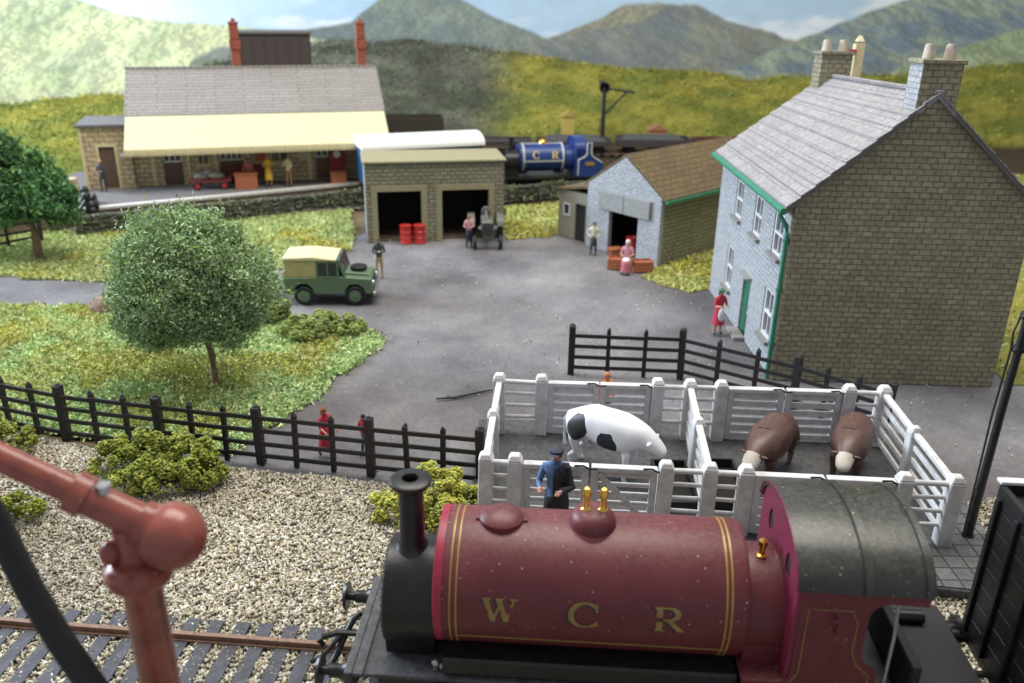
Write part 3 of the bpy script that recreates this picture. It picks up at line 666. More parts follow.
# lean-to
mb = MB()
for a, b, c, d in ((Wd, Wd+.35, 0, 2.4), (Wd+.35, Wd+1.05, 1.85, 2.4), (Wd+1.05, Wd+1.45, 0, 2.4), (Wd+1.45, Wd+1.8, 0, 1.2), (Wd+1.45, Wd+1.8, 1.7, 2.4), (Wd+1.8, Wd+2.2, 0, 2.4)): mb.bx(.3, .5, a, b, c, d)
mb.bx(.5, 6, Wd+2.0, Wd+2.2, 0, 2.4)
lt = mb.build('lean_to_wall', cloth((.27, .25, .19)), sd)
mb = MB(); mb.prism([(Wd, 2.9), (Wd, 2.78), (Wd+2.35, 2.32), (Wd+2.35, 2.42)], lambda u, v: Vector((.2, u, v)), lambda u, v: Vector((6.2, u, v))); mb.build('lean_to_roof', M['slate_brown'], lt)
mb = MB(); mb.bx(.42, .46, Wd+.35, Wd+1.05, 0, 1.85); mb.build('lean_to_door', M['dark'], lt)
mb = MB(); mb.bx(.36, .40, Wd+1.45, Wd+1.8, 1.2, 1.7); w = mb.build('window', M['glass'], lt)
mb = MB(); mb.prism([(Wd+1.4, 1.15), (Wd+1.85, 1.15), (Wd+1.85, 1.75), (Wd+1.45, 1.75), (Wd+1.45, 1.7), (Wd+1.8, 1.7), (Wd+1.8, 1.2), (Wd+1.45, 1.2), (Wd+1.45, 1.75), (Wd+1.4, 1.75)][:1]+[(Wd+1.85, 1.15), (Wd+1.85, 1.75), (Wd+1.4, 1.75), (Wd+1.4, 1.21), (Wd+1.45, 1.21), (Wd+1.45, 1.7), (Wd+1.8, 1.7), (Wd+1.8, 1.2), (Wd+1.4, 1.2)], lambda u, v: Vector((.27, u, v)), lambda u, v: Vector((.3, u, v))); mb.build('frame', M['white'], w)

# ------------------------------------------------------------------ stone house
HW, HL, HE, HR = 7.1, 8.5, 5.85, 9.0
ho = thing('stone_house', 'tall two-storey stone house with slate roof, green door and white sash windows', 'house', (8.5, 26.0, 0), -2.0)
# front wall faces local -x; windows y0,y1,z0,z1
wins = [(.55, 1.5, 3.85, 5.25), (2.85, 3.75, 3.85, 5.25), (5.3, 6.2, 3.85, 5.25), (.55, 1.5, 1.0, 2.65), (5.6, 6.5, 1.0, 2.65)]
door = (3.1, 4.0, 0, 2.2)
mb = MB()
ys = sorted({0, HL, *[w[0] for w in wins+[door]], *[w[1] for w in wins+[door]]})
for a, b in zip(ys, ys[1:]):
    m_ = (a+b)/2; z = 0
    for c0, c1 in sorted((w[2], w[3]) for w in wins+[door] if w[0] < m_ < w[1]):
        if c0 > z: mb.bx(0, .3, a, b, z, c0)
        z = c1
    if z < HE: mb.bx(0, .3, a, b, z, HE)
mb.build('front_wall', M['stone_window_lit'], ho)
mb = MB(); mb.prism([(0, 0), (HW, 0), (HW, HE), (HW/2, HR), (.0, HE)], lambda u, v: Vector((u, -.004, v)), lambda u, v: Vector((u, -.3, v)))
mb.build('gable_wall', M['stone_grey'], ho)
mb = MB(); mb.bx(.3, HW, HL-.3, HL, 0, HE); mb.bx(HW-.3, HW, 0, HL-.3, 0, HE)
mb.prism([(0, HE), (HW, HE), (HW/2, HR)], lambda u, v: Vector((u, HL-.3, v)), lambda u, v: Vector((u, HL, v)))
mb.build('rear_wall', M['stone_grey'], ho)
mb = MB(); T = .16; ov = .32; sl = (HR-HE)/(HW/2)
mb.prism([(-ov, HE-ov*sl), (-ov, HE-ov*sl+T), (HW/2, HR+T), (HW+ov, HE-ov*sl+T), (HW+ov, HE-ov*sl), (HW/2, HR+.02)], lambda u, v: Vector((u, -.42, v)), lambda u, v: Vector((u, HL+.15, v)))
rf = mb.build('roof', M['slate_house'], ho)
# slate courses as real steps
mb = MB(); n = 10; slen = math.hypot(HW/2+ov, (HW/2+ov)*sl)
for sgn in (0, 1):
    for k in range(n):
        t0 = k/n; t1 = (k+1.0)/n
        xa = -ov+(HW/2+ov)*t0; xb = -ov+(HW/2+ov)*t1; za = HE-ov*sl+T+(HR-HE+ov*sl)*t0; zb = HE-ov*sl+T+(HR-HE+ov*sl)*t1
        p = [(xa, za+.012), (xa, za+.085), (xb, zb+.02), (xb, zb+.004)]
        if sgn: p = [(HW-x, z) for x, z in p]
        mb.prism(p, lambda u, v: Vector((u, -.45, v)), lambda u, v: Vector((u, HL+.17, v)))
mb.build('slates', M['slate_house'], rf)
mb = MB(); mb.box((HW/2, HL/2-.1, HR+T+.04), (.26, HL+.6, .12)); mb.build('ridge', M['slate_house'], rf, bevel=.03)
mb = MB()   # dark verge boards along the gable
for sgn in (0, 1):
    p = [(-ov, HE-ov*sl-.0), (-ov, HE-ov*sl+T-.02), (HW/2-.6, HR+T-.6*sl-.02), (HW/2-.6, HR-.0-.6*sl)]
    if sgn: p = [(HW-x, z) for x, z in p]
    mb.prism(p, lambda u, v: Vector((u, -.46, v)), lambda u, v: Vector((u, -.31, v)))
mb.build('verge', M['kerb'], rf)
for y in (-.32, HL-.75):
    mb = MB(); mb.bx(HW/2-.56, HW/2+.56, y, y+.85, HR-.9, HR+.95); ch = mb.build('chimney', M['stone_grey'], rf)
    mb = MB(); mb.bx(HW/2-.62, HW/2+.62, y-.07, y+.92, HR+.95, HR+1.07); mb.build('chimney_cap', M['stone_grey'], ch)
    for dx in (-.3, .3):
        mb = MB(); mb.cyl((HW/2+dx, y+.42, HR+1.07), (HW/2+dx, y+.42, HR+1.45), .17, .14); mb.cyl((HW/2+dx, y+.42, HR+1.45), (HW/2+dx, y+.42, HR+1.48), .11, .11); mb.build('chimney_pot', M['pot'], ch, smooth=True)
# window light painted as a paler chimney face, as on the front wall
mb = MB(); mb.bx(HW/2-.572, HW/2-.562, -.325, .535, HR-.6, HR+.94); mb.build('chimney_lit_side', M['stone_window_lit'], rf)
mb = MB(); mb.tube([(-ov-.06, -.45, HE-ov*sl+.08), (-ov-.06, HL+.18, HE-ov*sl+.08)], .105); g = mb.build('gutter', M['green'], rf, smooth=True)
mb = MB(); mb.tube([(-ov-.06, -.1, HE-ov*sl+.02), (-ov-.04, -.12, HE-ov*sl-.15), (-.14, -.16, HE-.75), (-.10, -.16, HE-1.0), (-.10, -.16, .02)], .075, 10)
for z in (1.2, 3.0, 4.6): mb.cyl((-.10, -.16, z), (-.10, -.16, z+.1), .1)
mb.build('downpipe', M['green'], ho, smooth=True)
for (a, b, c, d) in wins:
    mb = MB(); mb.bx(.14, .18, a, b, c, d); w = mb.build('window', M['glass'], ho)
    mb = MB(); m_ = (a+b)/2; zz = (c+d)/2
    for y0, y1 in ((a+.01, a+.1), (b-.1, b-.01)): mb.bx(.04, .14, y0, y1, c+.01, d-.01)
    for z0 in (c+.01, zz-.04, d-.09): mb.bx(.042, .138, a+.1, b-.1, z0, z0+.08)
    mb.bx(.06, .136, m_-.025, m_+.025, c+.09, d-.09)
    mb.build('frame', M['white'], w)
    mb = MB(); mb.bx(-.14, .0, a-.1, b+.1, c-.13, c); mb.build('sill', cloth((.25, .24, .22)), w)
a, b, c, d = door
mb = MB(); mb.bx(.10, .16, a, b, 0, 2.0)
for k in range(5): mb.bx(.085, .10, a+.04+k*.18, a+.19+k*.18, .05, 1.95)
dr = mb.build('door', M['green'], ho); mb = MB(); mb.sph((.06, a+.15, 1.0), .04); mb.build('handle', M['brass'], dr)
mb = MB(); mb.bx(.08, .14, a, b, 2.0, 2.2); mb.build('fanlight', M['glass'], dr)
mb = MB(); mb.bx(-.2, .0, a-.08, b+.08, 2.28, 2.35); mb.build('door_hood', cloth((.30, .29, .28)), ho)
mb = MB(); mb.bx(-.4, 0, a-.1, b+.1, 0, .12); mb.build('doorstep', cloth((.30, .29, .28)), ho)
for _o in ho.children_recursive:
    for v in _o.data.vertices:
        v.co.x -= .06*max(0, v.co.y)
        if v.co.z > HE: v.co.z -= .13*min(3.2, v.co.z-HE)*max(0, v.co.y)/8.5
# cream post behind the house
sg = thing('signal_post', 'cream railway signal post with small red arm showing above the house roof', 'signal', (13.65, 36.5, 0))
mb = MB(); mb.box((0, 0, 4.9), (.36, .36, 9.8)); mb.box((0, 0, 10.0), (.3, .3, .22), taper=.3); mb.build('post', M['cream'], sg)
mb = MB(); mb.box((-.3, -.24, 9.5), (.3, .05, .2)); mb.build('signal_arm', M['drumred'], sg)
# ------------------------------------------------------------------ black fences
def fence(name, label, pts, majors, H=1.55, group=None):
    """pts: polyline of the fence foot; each vertex gets a heavy post when majors[i]"""
    t = thing(name, label, 'fence', (pts[0][0], pts[0][1], 0), 0, group)
    o = Vector((pts[0][0], pts[0][1], 0)); P = [Vector((x, y, 0))-o for x, y in pts]
    for i, p in enumerate(P):
        d = (P[min(i+1, len(P)-1)]-P[max(i-1, 0)]); a = math.degrees(math.atan2(d.y, d.x)); jx, jy = rnd.uniform(-1.5, 1.5), rnd.uniform(-1.5, 1.5)
        mb = MB()
        if majors[i]: mb.box((p.x, p.y, H/2+.06), (.21, .21, H+.12), (jx, jy, a)); mb.box((p.x, p.y, H+.14), (.16, .16, .08), (jx, jy, a), taper=.4)
        else: mb.box((p.x, p.y, H/2), (.13, .12, H), (jx, jy, a)); mb.box((p.x, p.y, H+.04), (.11, .11, .09), (jx, jy, a), taper=.3)
        mb.build('post', M['fence_black'], t, bevel=.012)
    for k in range(4):
        mb = MB(); z = .28+k*.37
        for a, b in zip(P, P[1:]):
            n = Vector((-(b-a).y, (b-a).x, 0)).normalized()*.075; m_ = (a+b)/2-n; d = b-a
            sag = rnd.uniform(-.015, .015)
            mb.box((m_.x, m_.y, z+sag), (d.length+.02, .05, .115), (0, rnd.uniform(-.4, .4), math.degrees(math.atan2(d.y, d.x))))
        mb.build('rail', M['fence_black'], t)
    return t
def divide(maj, n):
    pts = []; mj = []
    for a, b in zip(maj, maj[1:]):
        for k in range(n): pts.append((a[0]+(b[0]-a[0])*k/n, a[1]+(b[1]-a[1])*k/n)); mj.append(k == 0)
    pts.append(maj[-1]); mj.append(True); return pts, mj
p, m_ = divide([(-20.9, 23.6), (-18.0, 22.8), (-15.1, 21.85), (-12.25, 20.95), (-9.4, 20.4), (-6.6, 19.9), (-3.6, 19.4), (-.75, 18.95)], 3)
fence('rail_fence', 'long black four-rail fence between the grass and the gravel', p, m_)
p, m_ = divide([(1.95, 25.9), (5.5, 25.7), (8.6, 23.7), (10.7, 21.95)], 3)
fence('rail_fence', 'short black four-rail fence in front of the stone house', p, m_, 1.6)
p, m_ = divide([(-27, 36.0), (-24.6, 37.8), (-22.6, 39.9)], 2)
fence('rail_fence', 'small black fence behind the dark green tree at the left', p, m_, 1.3)

# ------------------------------------------------------------------ cattle dock
DZ = .28
mb = MB(); poly3(mb, [(-.95, 16.2), (11.0, 14.6), (11.35, 21.4), (10.6, 22.0), (-.9, 22.1)], .0, DZ)
dk = mb.build('cattle_dock', M['dustyblack'], bevel=.02); tagp(dk, 'low dark cattle dock platform under the white pens', 'dock')
mb = MB(); poly3(mb, [(9.0, 14.92), (10.95, 14.66), (11.2, 18.2), (9.4, 16.3)], DZ, DZ+.03); mb.build('paving', M['paving'], dk)
G = 'white posts and rails of the cattle pens'
pens = thing('cattle_pen', 'white wooden cattle pens with gates, holding the cows behind the maroon engine', 'cattle pen', (0, 0, DZ), 0)
def ppost(x, y, a=0, H=1.78, w=.33):
    mb = MB(); mb.box((x, y, H/2-.06), (w, w, H-.12), (rnd.uniform(-1, 1), rnd.uniform(-1, 1), a)); mb.box((x, y, H-.05), (w*1.0, w*1.0, .13), (0, 0, a), taper=.62)
    return mb.build('post', M['penwhite'], pens, bevel=.02)
def prails(a, b, H=1.6, n=4, r=.05):
    a = Vector((*a, 0)); b = Vector((*b, 0))
    for k in range(n):
        z = H-.04-k*(H-.2)/n
        mb = MB(); mb.cyl((a.x, a.y, z+rnd.uniform(-.015, .015)), (b.x, b.y, z+rnd.uniform(-.015, .015)), r if k else r*1.35, seg=10)
        mb.build('rail', M['penwhite'], pens, smooth=True)
def pgate(a, b, H=1.6, brace=0, nslat=6, solid=False, cap=True):
    a = Vector((*a, 0)); b = Vector((*b, 0)); d = b-a; L = d.length; ang = math.degrees(math.atan2(d.y, d.x))
    g = bpy.data.objects.new('gate', None)
    mb = MB()
    mb.box((.07, 0, H/2), (.16, .13, H-.1)); mb.box((L-.07, 0, H/2), (.16, .13, H-.1))
    mb.box((L/2, 0, H-.06), (L+.02, .20, .12))
    for k in range(nslat):
        z = .14+k*(H-.32)/(nslat-1)*.96
        mb.box((L/2, .01, z), (L-.3, .07, .17 if solid else .10))
    if brace:
        dx = (L-.3); dz = H-.35; l = math.hypot(dx, dz); mb.box((L/2, -.07, H/2), (l, .05, .14), (0, brace*math.degrees(math.atan2(dz, dx)), 0))
    o = mb.build('gate', M['penwhite'], pens, bevel=.012, loc=(a.x, a.y, 0), rz=ang); bpy.data.objects.remove(g)
    # black iron hinge or latch
    mb = MB(); mb.tube([(L-.32, -.10, H+.02), (L-.12, -.12, H+.04), (L+.02, -.11, H-.04), (L+.2, -.12, H-.02)], .022, 6)
    mb.build('latch', M['black'], o)
    return o
def fy(x): return 17.10-(x+.6)*.062
def by(x): return 21.35-(x+.3)*.034
for x in (-.55, .12, 3.52, 4.5, 5.3, 8.75, 9.85): ppost(x, fy(x), -4)
for x in (-.32, .83, 3.98, 4.86, 5.7, 9.12, 10.05): ppost(x, by(x), -2)
prails((-.55, fy(-.55)), (.12, fy(.12))); pgate((.32, fy(.32)), (1.78, fy(1.78)), brace=0); pgate((1.86, fy(1.86)), (3.32, fy(3.32)), brace=1)
prails((3.52, fy(3.52)), (4.5, fy(4.5))); prails((4.5, fy(4.5)), (5.3, fy(5.3))); pgate((5.5, fy(5.5)), (7.0, fy(7)), solid=True); pgate((7.08, fy(7.08)), (8.55, fy(8.55)), solid=True); prails((8.75, fy(8.75)), (9.85, fy(9.85)))
prails((-.32, by(-.32)), (.83, by(.83))); pgate((1.02, by(1.02)), (2.38, by(2.38)), solid=True); pgate((2.44, by(2.44)), (3.8, by(3.8)), solid=True)
prails((3.98, by(3.98)), (4.86, by(4.86))); prails((4.86, by(4.86)), (5.7, by(5.7))); pgate((5.9, by(5.9)), (7.38, by(7.38)), solid=True); pgate((7.46, by(7.46)), (8.92, by(8.92)), solid=True); prails((9.12, by(9.12)), (10.05, by(10.05)))
for (xa, xb) in ((-.55, -.32), (4.5, 4.86), (9.85, 10.05)):
    ya, yb = fy(xa), by(xb); xm, ym = (xa+xb)/2, (ya+yb)/2+.1; ppost(xm, ym, 3, 1.72, .28)
    for k in range(5):
        z = 1.56-k*.33
        for p0, p1 in (((xa, ya), (xm, ym)), ((xm, ym), (xb, yb))):
            d = Vector(p1)-Vector(p0); mb = MB(); mb.box(((p0[0]+p1[0])/2, (p0[1]+p1[1])/2, z), (.07 if k else .16, d.length, .14 if k else .11), (0, 0, -math.degrees(math.atan2(d.x, d.y)))); mb.build('side_rail', M['penwhite'], pens, bevel=.012)
# troughs
def trough(loc, rz, label, L=.75, Wt=1.2):
    t = thing('trough', label, 'trough', loc, rz, 'black troughs in the cattle pens')
    mb = MB(); mb.bx(-L/2, L/2, -Wt/2, -Wt/2+.06, 0, .3); mb.bx(-L/2, L/2, Wt/2-.06, Wt/2, 0, .3); mb.bx(-L/2, -L/2+.06, -Wt/2+.06, Wt/2-.06, 0, .3); mb.bx(L/2-.06, L/2, -Wt/2+.06, Wt/2-.06, 0, .3)
    mb.build('trough_sides', M['black'], t); mb = MB(); mb.bx(-L/2+.06, L/2-.06, -Wt/2+.06, Wt/2-.06, 0, .05); mb.build('trough_bottom', M['dark'], t)
trough((4.1, 18.5, DZ), 0, 'black trough left of the pen divider, near the white cow\'s head', .9, 2.0)
trough((5.35, 18.6, DZ), 0, 'black trough right of the pen divider, beside the left brown cow', .9, 2.0)

# ------------------------------------------------------------------ skinned bodies
def skinned(name, verts, edges, radii, matfn, mats, parent=None, extra=None, level=1, root=0):
    me = bpy.data.meshes.new('t'); me.from_pydata([tuple(v) for v in verts], edges, []); o = bpy.data.objects.new('t', me); C.objects.link(o)
    sk = o.modifiers.new('s', 'SKIN'); me.skin_vertices[0].data
    for i, r in enumerate(radii):
        v = me.skin_vertices[0].data[i]; v.radius = r if isinstance(r, tuple) else (r, r); v.use_root = (i == root)
    sk.use_smooth_shade = True; ss = o.modifiers.new('b', 'SUBSURF'); ss.levels = level; ss.render_levels = level
    dg = bpy.context.evaluated_depsgraph_get(); dg.update(); ev = o.evaluated_get(dg); m2 = bpy.data.meshes.new_from_object(ev)
    bm = bmesh.new(); bm.from_mesh(m2); bpy.data.objects.remove(o); bpy.data.meshes.remove(m2)
    if extra: extra(bm)
    for f in bm.faces: f.material_index = matfn(f.calc_center_median()); f.smooth = True
    me = bpy.data.meshes.new(name); bm.to_mesh(me); bm.free()
    for m in mats: me.materials.append(m)
    o = bpy.data.objects.new(name, me); C.objects.link(o)
    if parent: o.parent = parent
    return o
def seg_d(p, a, b):
    ab = b-a; t = max(0, min(1, (p-a).dot(ab)/max(ab.length_squared, 1e-9))); return (p-(a+ab*t)).length
def person(label, loc, rz, shirt, trousers, hair=(.08, .045, .03), hat=None, coat=None, skirt=None, pose='stand', s=1.0, apron=None, shoes=(.03, .025, .02), fingers=False, arms='down', group=None, gender='m'):
    root = thing('person', label, 'person', loc, rz, group); root.scale = (s, s, s)
    hz = .93
    if pose == 'sit': hz = .50
    J = {}
    def j(n, *c): J[n] = Vector(c)
    j('pel', 0, 0, hz); j('sp', 0, .01, hz+.22); j('ch', 0, 0, hz+.43); j('nk', 0, -.01, hz+.58); j('hd', 0, -.03, hz+.71); j('ht', 0, -.02, hz+.80)
    if pose == 'bend':
        for n, dy, dz in (('sp', -.08, -.01), ('ch', -.22, -.06), ('nk', -.32, -.10), ('hd', -.40, -.13), ('ht', -.44, -.12)): J[n] += Vector((0, dy, dz))
    for sd_, k in ((-1, 'L'), (1, 'R')):
        J['sh'+k] = J['ch']+Vector((sd_*.18, 0, .06)); 
        j('hp'+k, sd_*.09, 0, hz-.06)
        if pose == 'sit':
            j('kn'+k, sd_*.13, -.43, .50); j('an'+k, sd_*.13, -.45, .09); j('to'+k, sd_*.14, -.60, .04)
        elif pose == 'walk':
            j('kn'+k, sd_*.09, -.04-.13*sd_, .50); j('an'+k, sd_*.09, .04-.22*sd_, .10); j('to'+k, sd_*.10, -.10-.22*sd_, .04)
        else:
            j('kn'+k, sd_*.11, -.02, .50); j('an'+k, sd_*.12, .02, .09); j('to'+k, sd_*.14, -.13, .04)
        S_ = J['sh'+k]
        if arms == 'down': e = S_+Vector((sd_*.08, .03, -.29)); w = e+Vector((sd_*-.01, -.08, -.25))
        elif arms == 'hips': e = S_+Vector((sd_*.20, .06, -.24)); w = Vector((sd_*.17, -.08, hz+.06))
        elif arms == 'front': e = S_+Vector((sd_*.07, -.06, -.28)); w = e+Vector((-sd_*.08, -.22, .04))
        elif arms == 'fold': e = S_+Vector((sd_*.08, -.05, -.27)); w = e+Vector((-sd_*.20, -.17, .07))
        else: e = S_+Vector((sd_*.07, -.10, -.26)); w = e+Vector((-sd_*.04, -.20, -.10))
        J['el'+k] = e; J['wr'+k] = w; J['ha'+k] = w+(w-e).normalized()*.09
    names = list(J); idx = {n: i for i, n in enumerate(names)}
    rad = {'pel': (.155, .115), 'sp': (.135, .105), 'ch': (.165, .115), 'nk': (.055, .055), 'hd': (.088, .102), 'ht': (.075, .085)}
    for k in 'LR': rad.update({'sh'+k: .068, 'el'+k: .05, 'wr'+k: .036, 'ha'+k: (.042, .022), 'hp'+k: .10, 'kn'+k: .068, 'an'+k: .05, 'to'+k: (.045, .035)})
    ed = [('pel', 'sp'), ('sp', 'ch'), ('ch', 'nk'), ('nk', 'hd'), ('hd', 'ht')]
    for k in 'LR': ed += [('ch', 'sh'+k), ('sh'+k, 'el'+k), ('el'+k, 'wr'+k), ('wr'+k, 'ha'+k), ('pel', 'hp'+k), ('hp'+k, 'kn'+k), ('kn'+k, 'an'+k), ('an'+k, 'to'+k)]
    mats = [M['skin'], cloth(shirt), cloth(trousers), cloth(shoes)]
    region = {('nk', 'hd'): 0, ('hd', 'ht'): 0}
    def reg(e):
        a, b = e
        if e in region: return 0
        if b.startswith('ha'): return 0
        if a.startswith('kn') : return 2 if not skirt else 0
        if b.startswith('kn') or b.startswith('hp'): return 2
        if a.startswith('an'): return 3
        if a.startswith('el'): return 1 if not skirt else 0
        return 1
    segs = [(J[a], J[b], reg((a, b)), max(np.max(rad[a]), np.max(rad[b]))) for a, b in ed]
    def mf(c): return min(segs, key=lambda q: seg_d(c, q[0], q[1])/q[3])[2]
    hd = J['hd']
    def extra(bm):
        def ico(c, r, sx=1, sy=1, sz=1):
            q = bmesh.ops.create_icosphere(bm, subdivisions=1, radius=r); bmesh.ops.transform(bm, matrix=Matrix.Translation(c) @ Matrix.Diagonal((sx, sy, sz, 1)), verts=q['verts'])
        ico(hd+Vector((0, -.10, .0)), .02, .7, 1, 1.2)                     # nose
        ico(hd+Vector((.088, 0, 0)), .025, .4, .8, 1.2); ico(hd+Vector((-.088, 0, 0)), .025, .4, .8, 1.2)   # ears
        ico(hd+Vector((0, -.07, -.085)), .03)                              # chin
        for k in 'LR':                                                     # fingers and thumb
            w, h = J['wr'+k], J['ha'+k]; d = (h-w).normalized(); side = d.cross(Vector((0, 0, 1)))
            if side.length < .2: side = Vector((0, 1, 0))
            side.normalize(); nrm = d.cross(side).normalized()
            for f in range(4):
                b0 = h+side*(.03-.02*f)-d*.01; L = (.055, .065, .06, .045)[f]; b1 = b0+d*L*.6+nrm*.008; b2 = b1+d*L*.35+nrm*.03
                for a_, b_, r_ in ((b0, b1, .0095), (b1, b2, .008)):
                    q = bmesh.ops.create_cone(bm, cap_ends=True, segments=6, radius1=r_, radius2=r_*.9, depth=(b_-a_).length)
                    bmesh.ops.transform(bm, matrix=Matrix.Translation((a_+b_)/2) @ (b_-a_).to_track_quat('Z', 'Y').to_matrix().to_4x4(), verts=q['verts'])
            a_ = w+d*.03+side*.03; b_ = a_+side*.035+d*.035
            q = bmesh.ops.create_cone(bm, cap_ends=True, segments=6, radius1=.011, radius2=.008, depth=(b_-a_).length)
            bmesh.ops.transform(bm, matrix=Matrix.Translation((a_+b_)/2) @ (b_-a_).to_track_quat('Z', 'Y').to_matrix().to_4x4(), verts=q['verts'])
    body = skinned('body', [J[n] for n in names], [(idx[a], idx[b]) for a, b in ed], [rad[n] for n in names], mf, mats, root, extra)
    mb = MB(); tl = J['ht']-hd
    mb.sph(hd+Vector((0, .028, .035)), (.098, .105, .105), 12, 8)
    if gender == 'f': mb.sph(hd+Vector((0, .07, -.04)), (.09, .06, .13), 10, 8)
    mb.build('hair', cloth(hair), root, smooth=True)
    mb = MB()
    for sx in (-1, 1): mb.sph(hd+Vector((sx*.035, -.093, .025)), (.012, .008, .009), 8, 6)
    mb.sph(hd+Vector((0, -.100, -.045)), (.025, .006, .006), 8, 5)
    mb.build('facial_features', M['black'], root)
    if hat:
        mb = MB(); mb.lathe([(.0, .135), (.08, .13), (.118, .10), (.112, .055), (.105, .045)], hd+Vector((0, .01, -.005)), seg=16); mb.sph(hd+Vector((0, -.10, .055)), (.085, .07, .012), 12, 6)
        mb.build('hat', cloth(hat), root, smooth=True)
    if skirt:
        mb = MB()
        if pose == 'sit':
            mb.sph((0, -.22, hz+.0), (.22, .34, .13), 14, 8); mb.lathe([(.22, .12), (.17, hz)], (0, -.42, 0), seg=14)
        else: mb.lathe([(.145, hz+.14), (.165, hz+.02), (.20, hz-.2), (.235, .42), (.225, .42)], (0, 0, 0), seg=18)
        mb.build('skirt', cloth(skirt), root, smooth=True)
    if apron:
        mb = MB(); mb.sph((0, -.15, hz-.15), (.13, .09, .30), 12, 8) if pose != 'sit' else mb.sph((0, -.3, hz+.08), (.17, .24, .07), 12, 8); mb.build('apron', cloth(apron), root, smooth=True)
    if coat:
        mb = MB(); mb.lathe([(.18, -.30), (.175, -.1), (.155, .05), (.18, .3), (.16, .42), (.08, .5)], J['pel']+Vector((0, .015, 0)), seg=20)
        bmesh.ops.transform(mb.b, matrix=Matrix.Diagonal((1.12, .82, 1, 1)), verts=mb.b.verts)
        dl = [f for f in mb.b.faces if len(f.verts) > 4 or f.calc_center_median().x < -.01]
        bmesh.ops.delete(mb.b, geom=dl, context='FACES')
        bmesh.ops.transform(mb.b, matrix=Matrix.Diagonal((1.12, 1.25, 1, 1)), verts=mb.b.verts)
        mb.tube([J['chR'] if 'chR' in J else J['shR']+Vector((-.05, 0, .02)), J['elR'], J['wrR']], [.10, .085, .06], 12); mb.tube([J['ch']+Vector((-.10, .02, .06)), J['shR']+Vector((0, 0, .01))], [.07, .09], 10)
        mb.build('jacket', cloth(coat), root, smooth=True)
    return root
pe = person
pe('person in olive shirt and khaki trousers standing right of the green vehicle', (-5.75, 35.4, 0), 15, (.04, .06, .05), (.45, .36, .17), arms='fold')
pe('person in pink shirt and dark dungarees beside the tractor at the right garage bay', (-2.15, 40.2, 0), -5, (.55, .28, .30), (.03, .03, .04), (.30, .12, .05), arms='front', apron=(.03, .03, .04), s=.9)
pe('person in pale shirt and dark waistcoat standing by the pale stone shed doorway', (3.75, 39.3, 0), -10, (.62, .58, .42), (.05, .05, .06), arms='hips', apron=(.05, .05, .05), s=.9)
pe('person in headscarf and white apron sitting beside orange crates near the shed', (5.05, 36.9, 0), -12, (.50, .25, .28), (.4, .2, .2), (.6, .6, .62), skirt=(.45, .12, .14), apron=(.72, .72, .74), pose='sit', arms='front', gender='f', s=1.08)
pe('person in red dress, white apron and green hat at the stone house door', (7.55, 29.6, 0), 20, (.50, .03, .06), (.5, .3, .2), (.05, .03, .02), hat=(.03, .18, .12), skirt=(.48, .03, .06), apron=(.72, .72, .74), arms='front', gender='f')
pe('child with auburn hair in red dress walking behind the black fence', (-4.95, 20.3, 0), 50, (.50, .03, .05), (.5, .25, .15), (.28, .07, .03), skirt=(.45, .03, .05), pose='walk', s=.84, gender='f', arms='low')
pe('child with dark hair in red top and blue shorts behind the black fence post', (-3.95, 20.5, 0), -40, (.45, .03, .04), (.05, .08, .16), (.03, .02, .02), pose='walk', s=.68, arms='front')
pe('person with auburn hair in orange top behind the back gate of the white pens', (2.72, 22.3, 0), 30, (.75, .20, .04), (.1, .1, .15), (.50, .18, .09), arms='down', gender='f', s=.98)
pe('person in flat cap, blue shirt and dark jacket leaning by the front pen gate', (1.0, 16.15, DZ), -18, (.09, .16, .32), (.03, .03, .04), (.05, .04, .03), hat=(.03, .035, .06), coat=(.018, .018, .022), arms='front', s=1.42)
pe('person in dark coat standing at the station annex door', (-22.3, 46.4, .9), 0, (.06, .05, .06), (.05, .05, .06), (.50, .30, .10), arms='front')
pe('person in reddish clothes sitting behind a crate on the station platform', (-15.0, 48.55, .95), 0, (.45, .13, .10), (.25, .08, .06), (.35, .10, .06), pose='sit', arms='front', s=1.15)
pe('person in long yellow coat standing on the station platform', (-13.85, 48.4, .9), 10, (.70, .42, .04), (.6, .35, .04), (.45, .25, .1), skirt=(.70, .42, .04), arms='front', gender='f')
pe('person in cream top and brown trousers standing on the station platform', (-12.75, 48.5, .9), -10, (.68, .60, .32), (.32, .16, .10), (.35, .2, .1), arms='front')

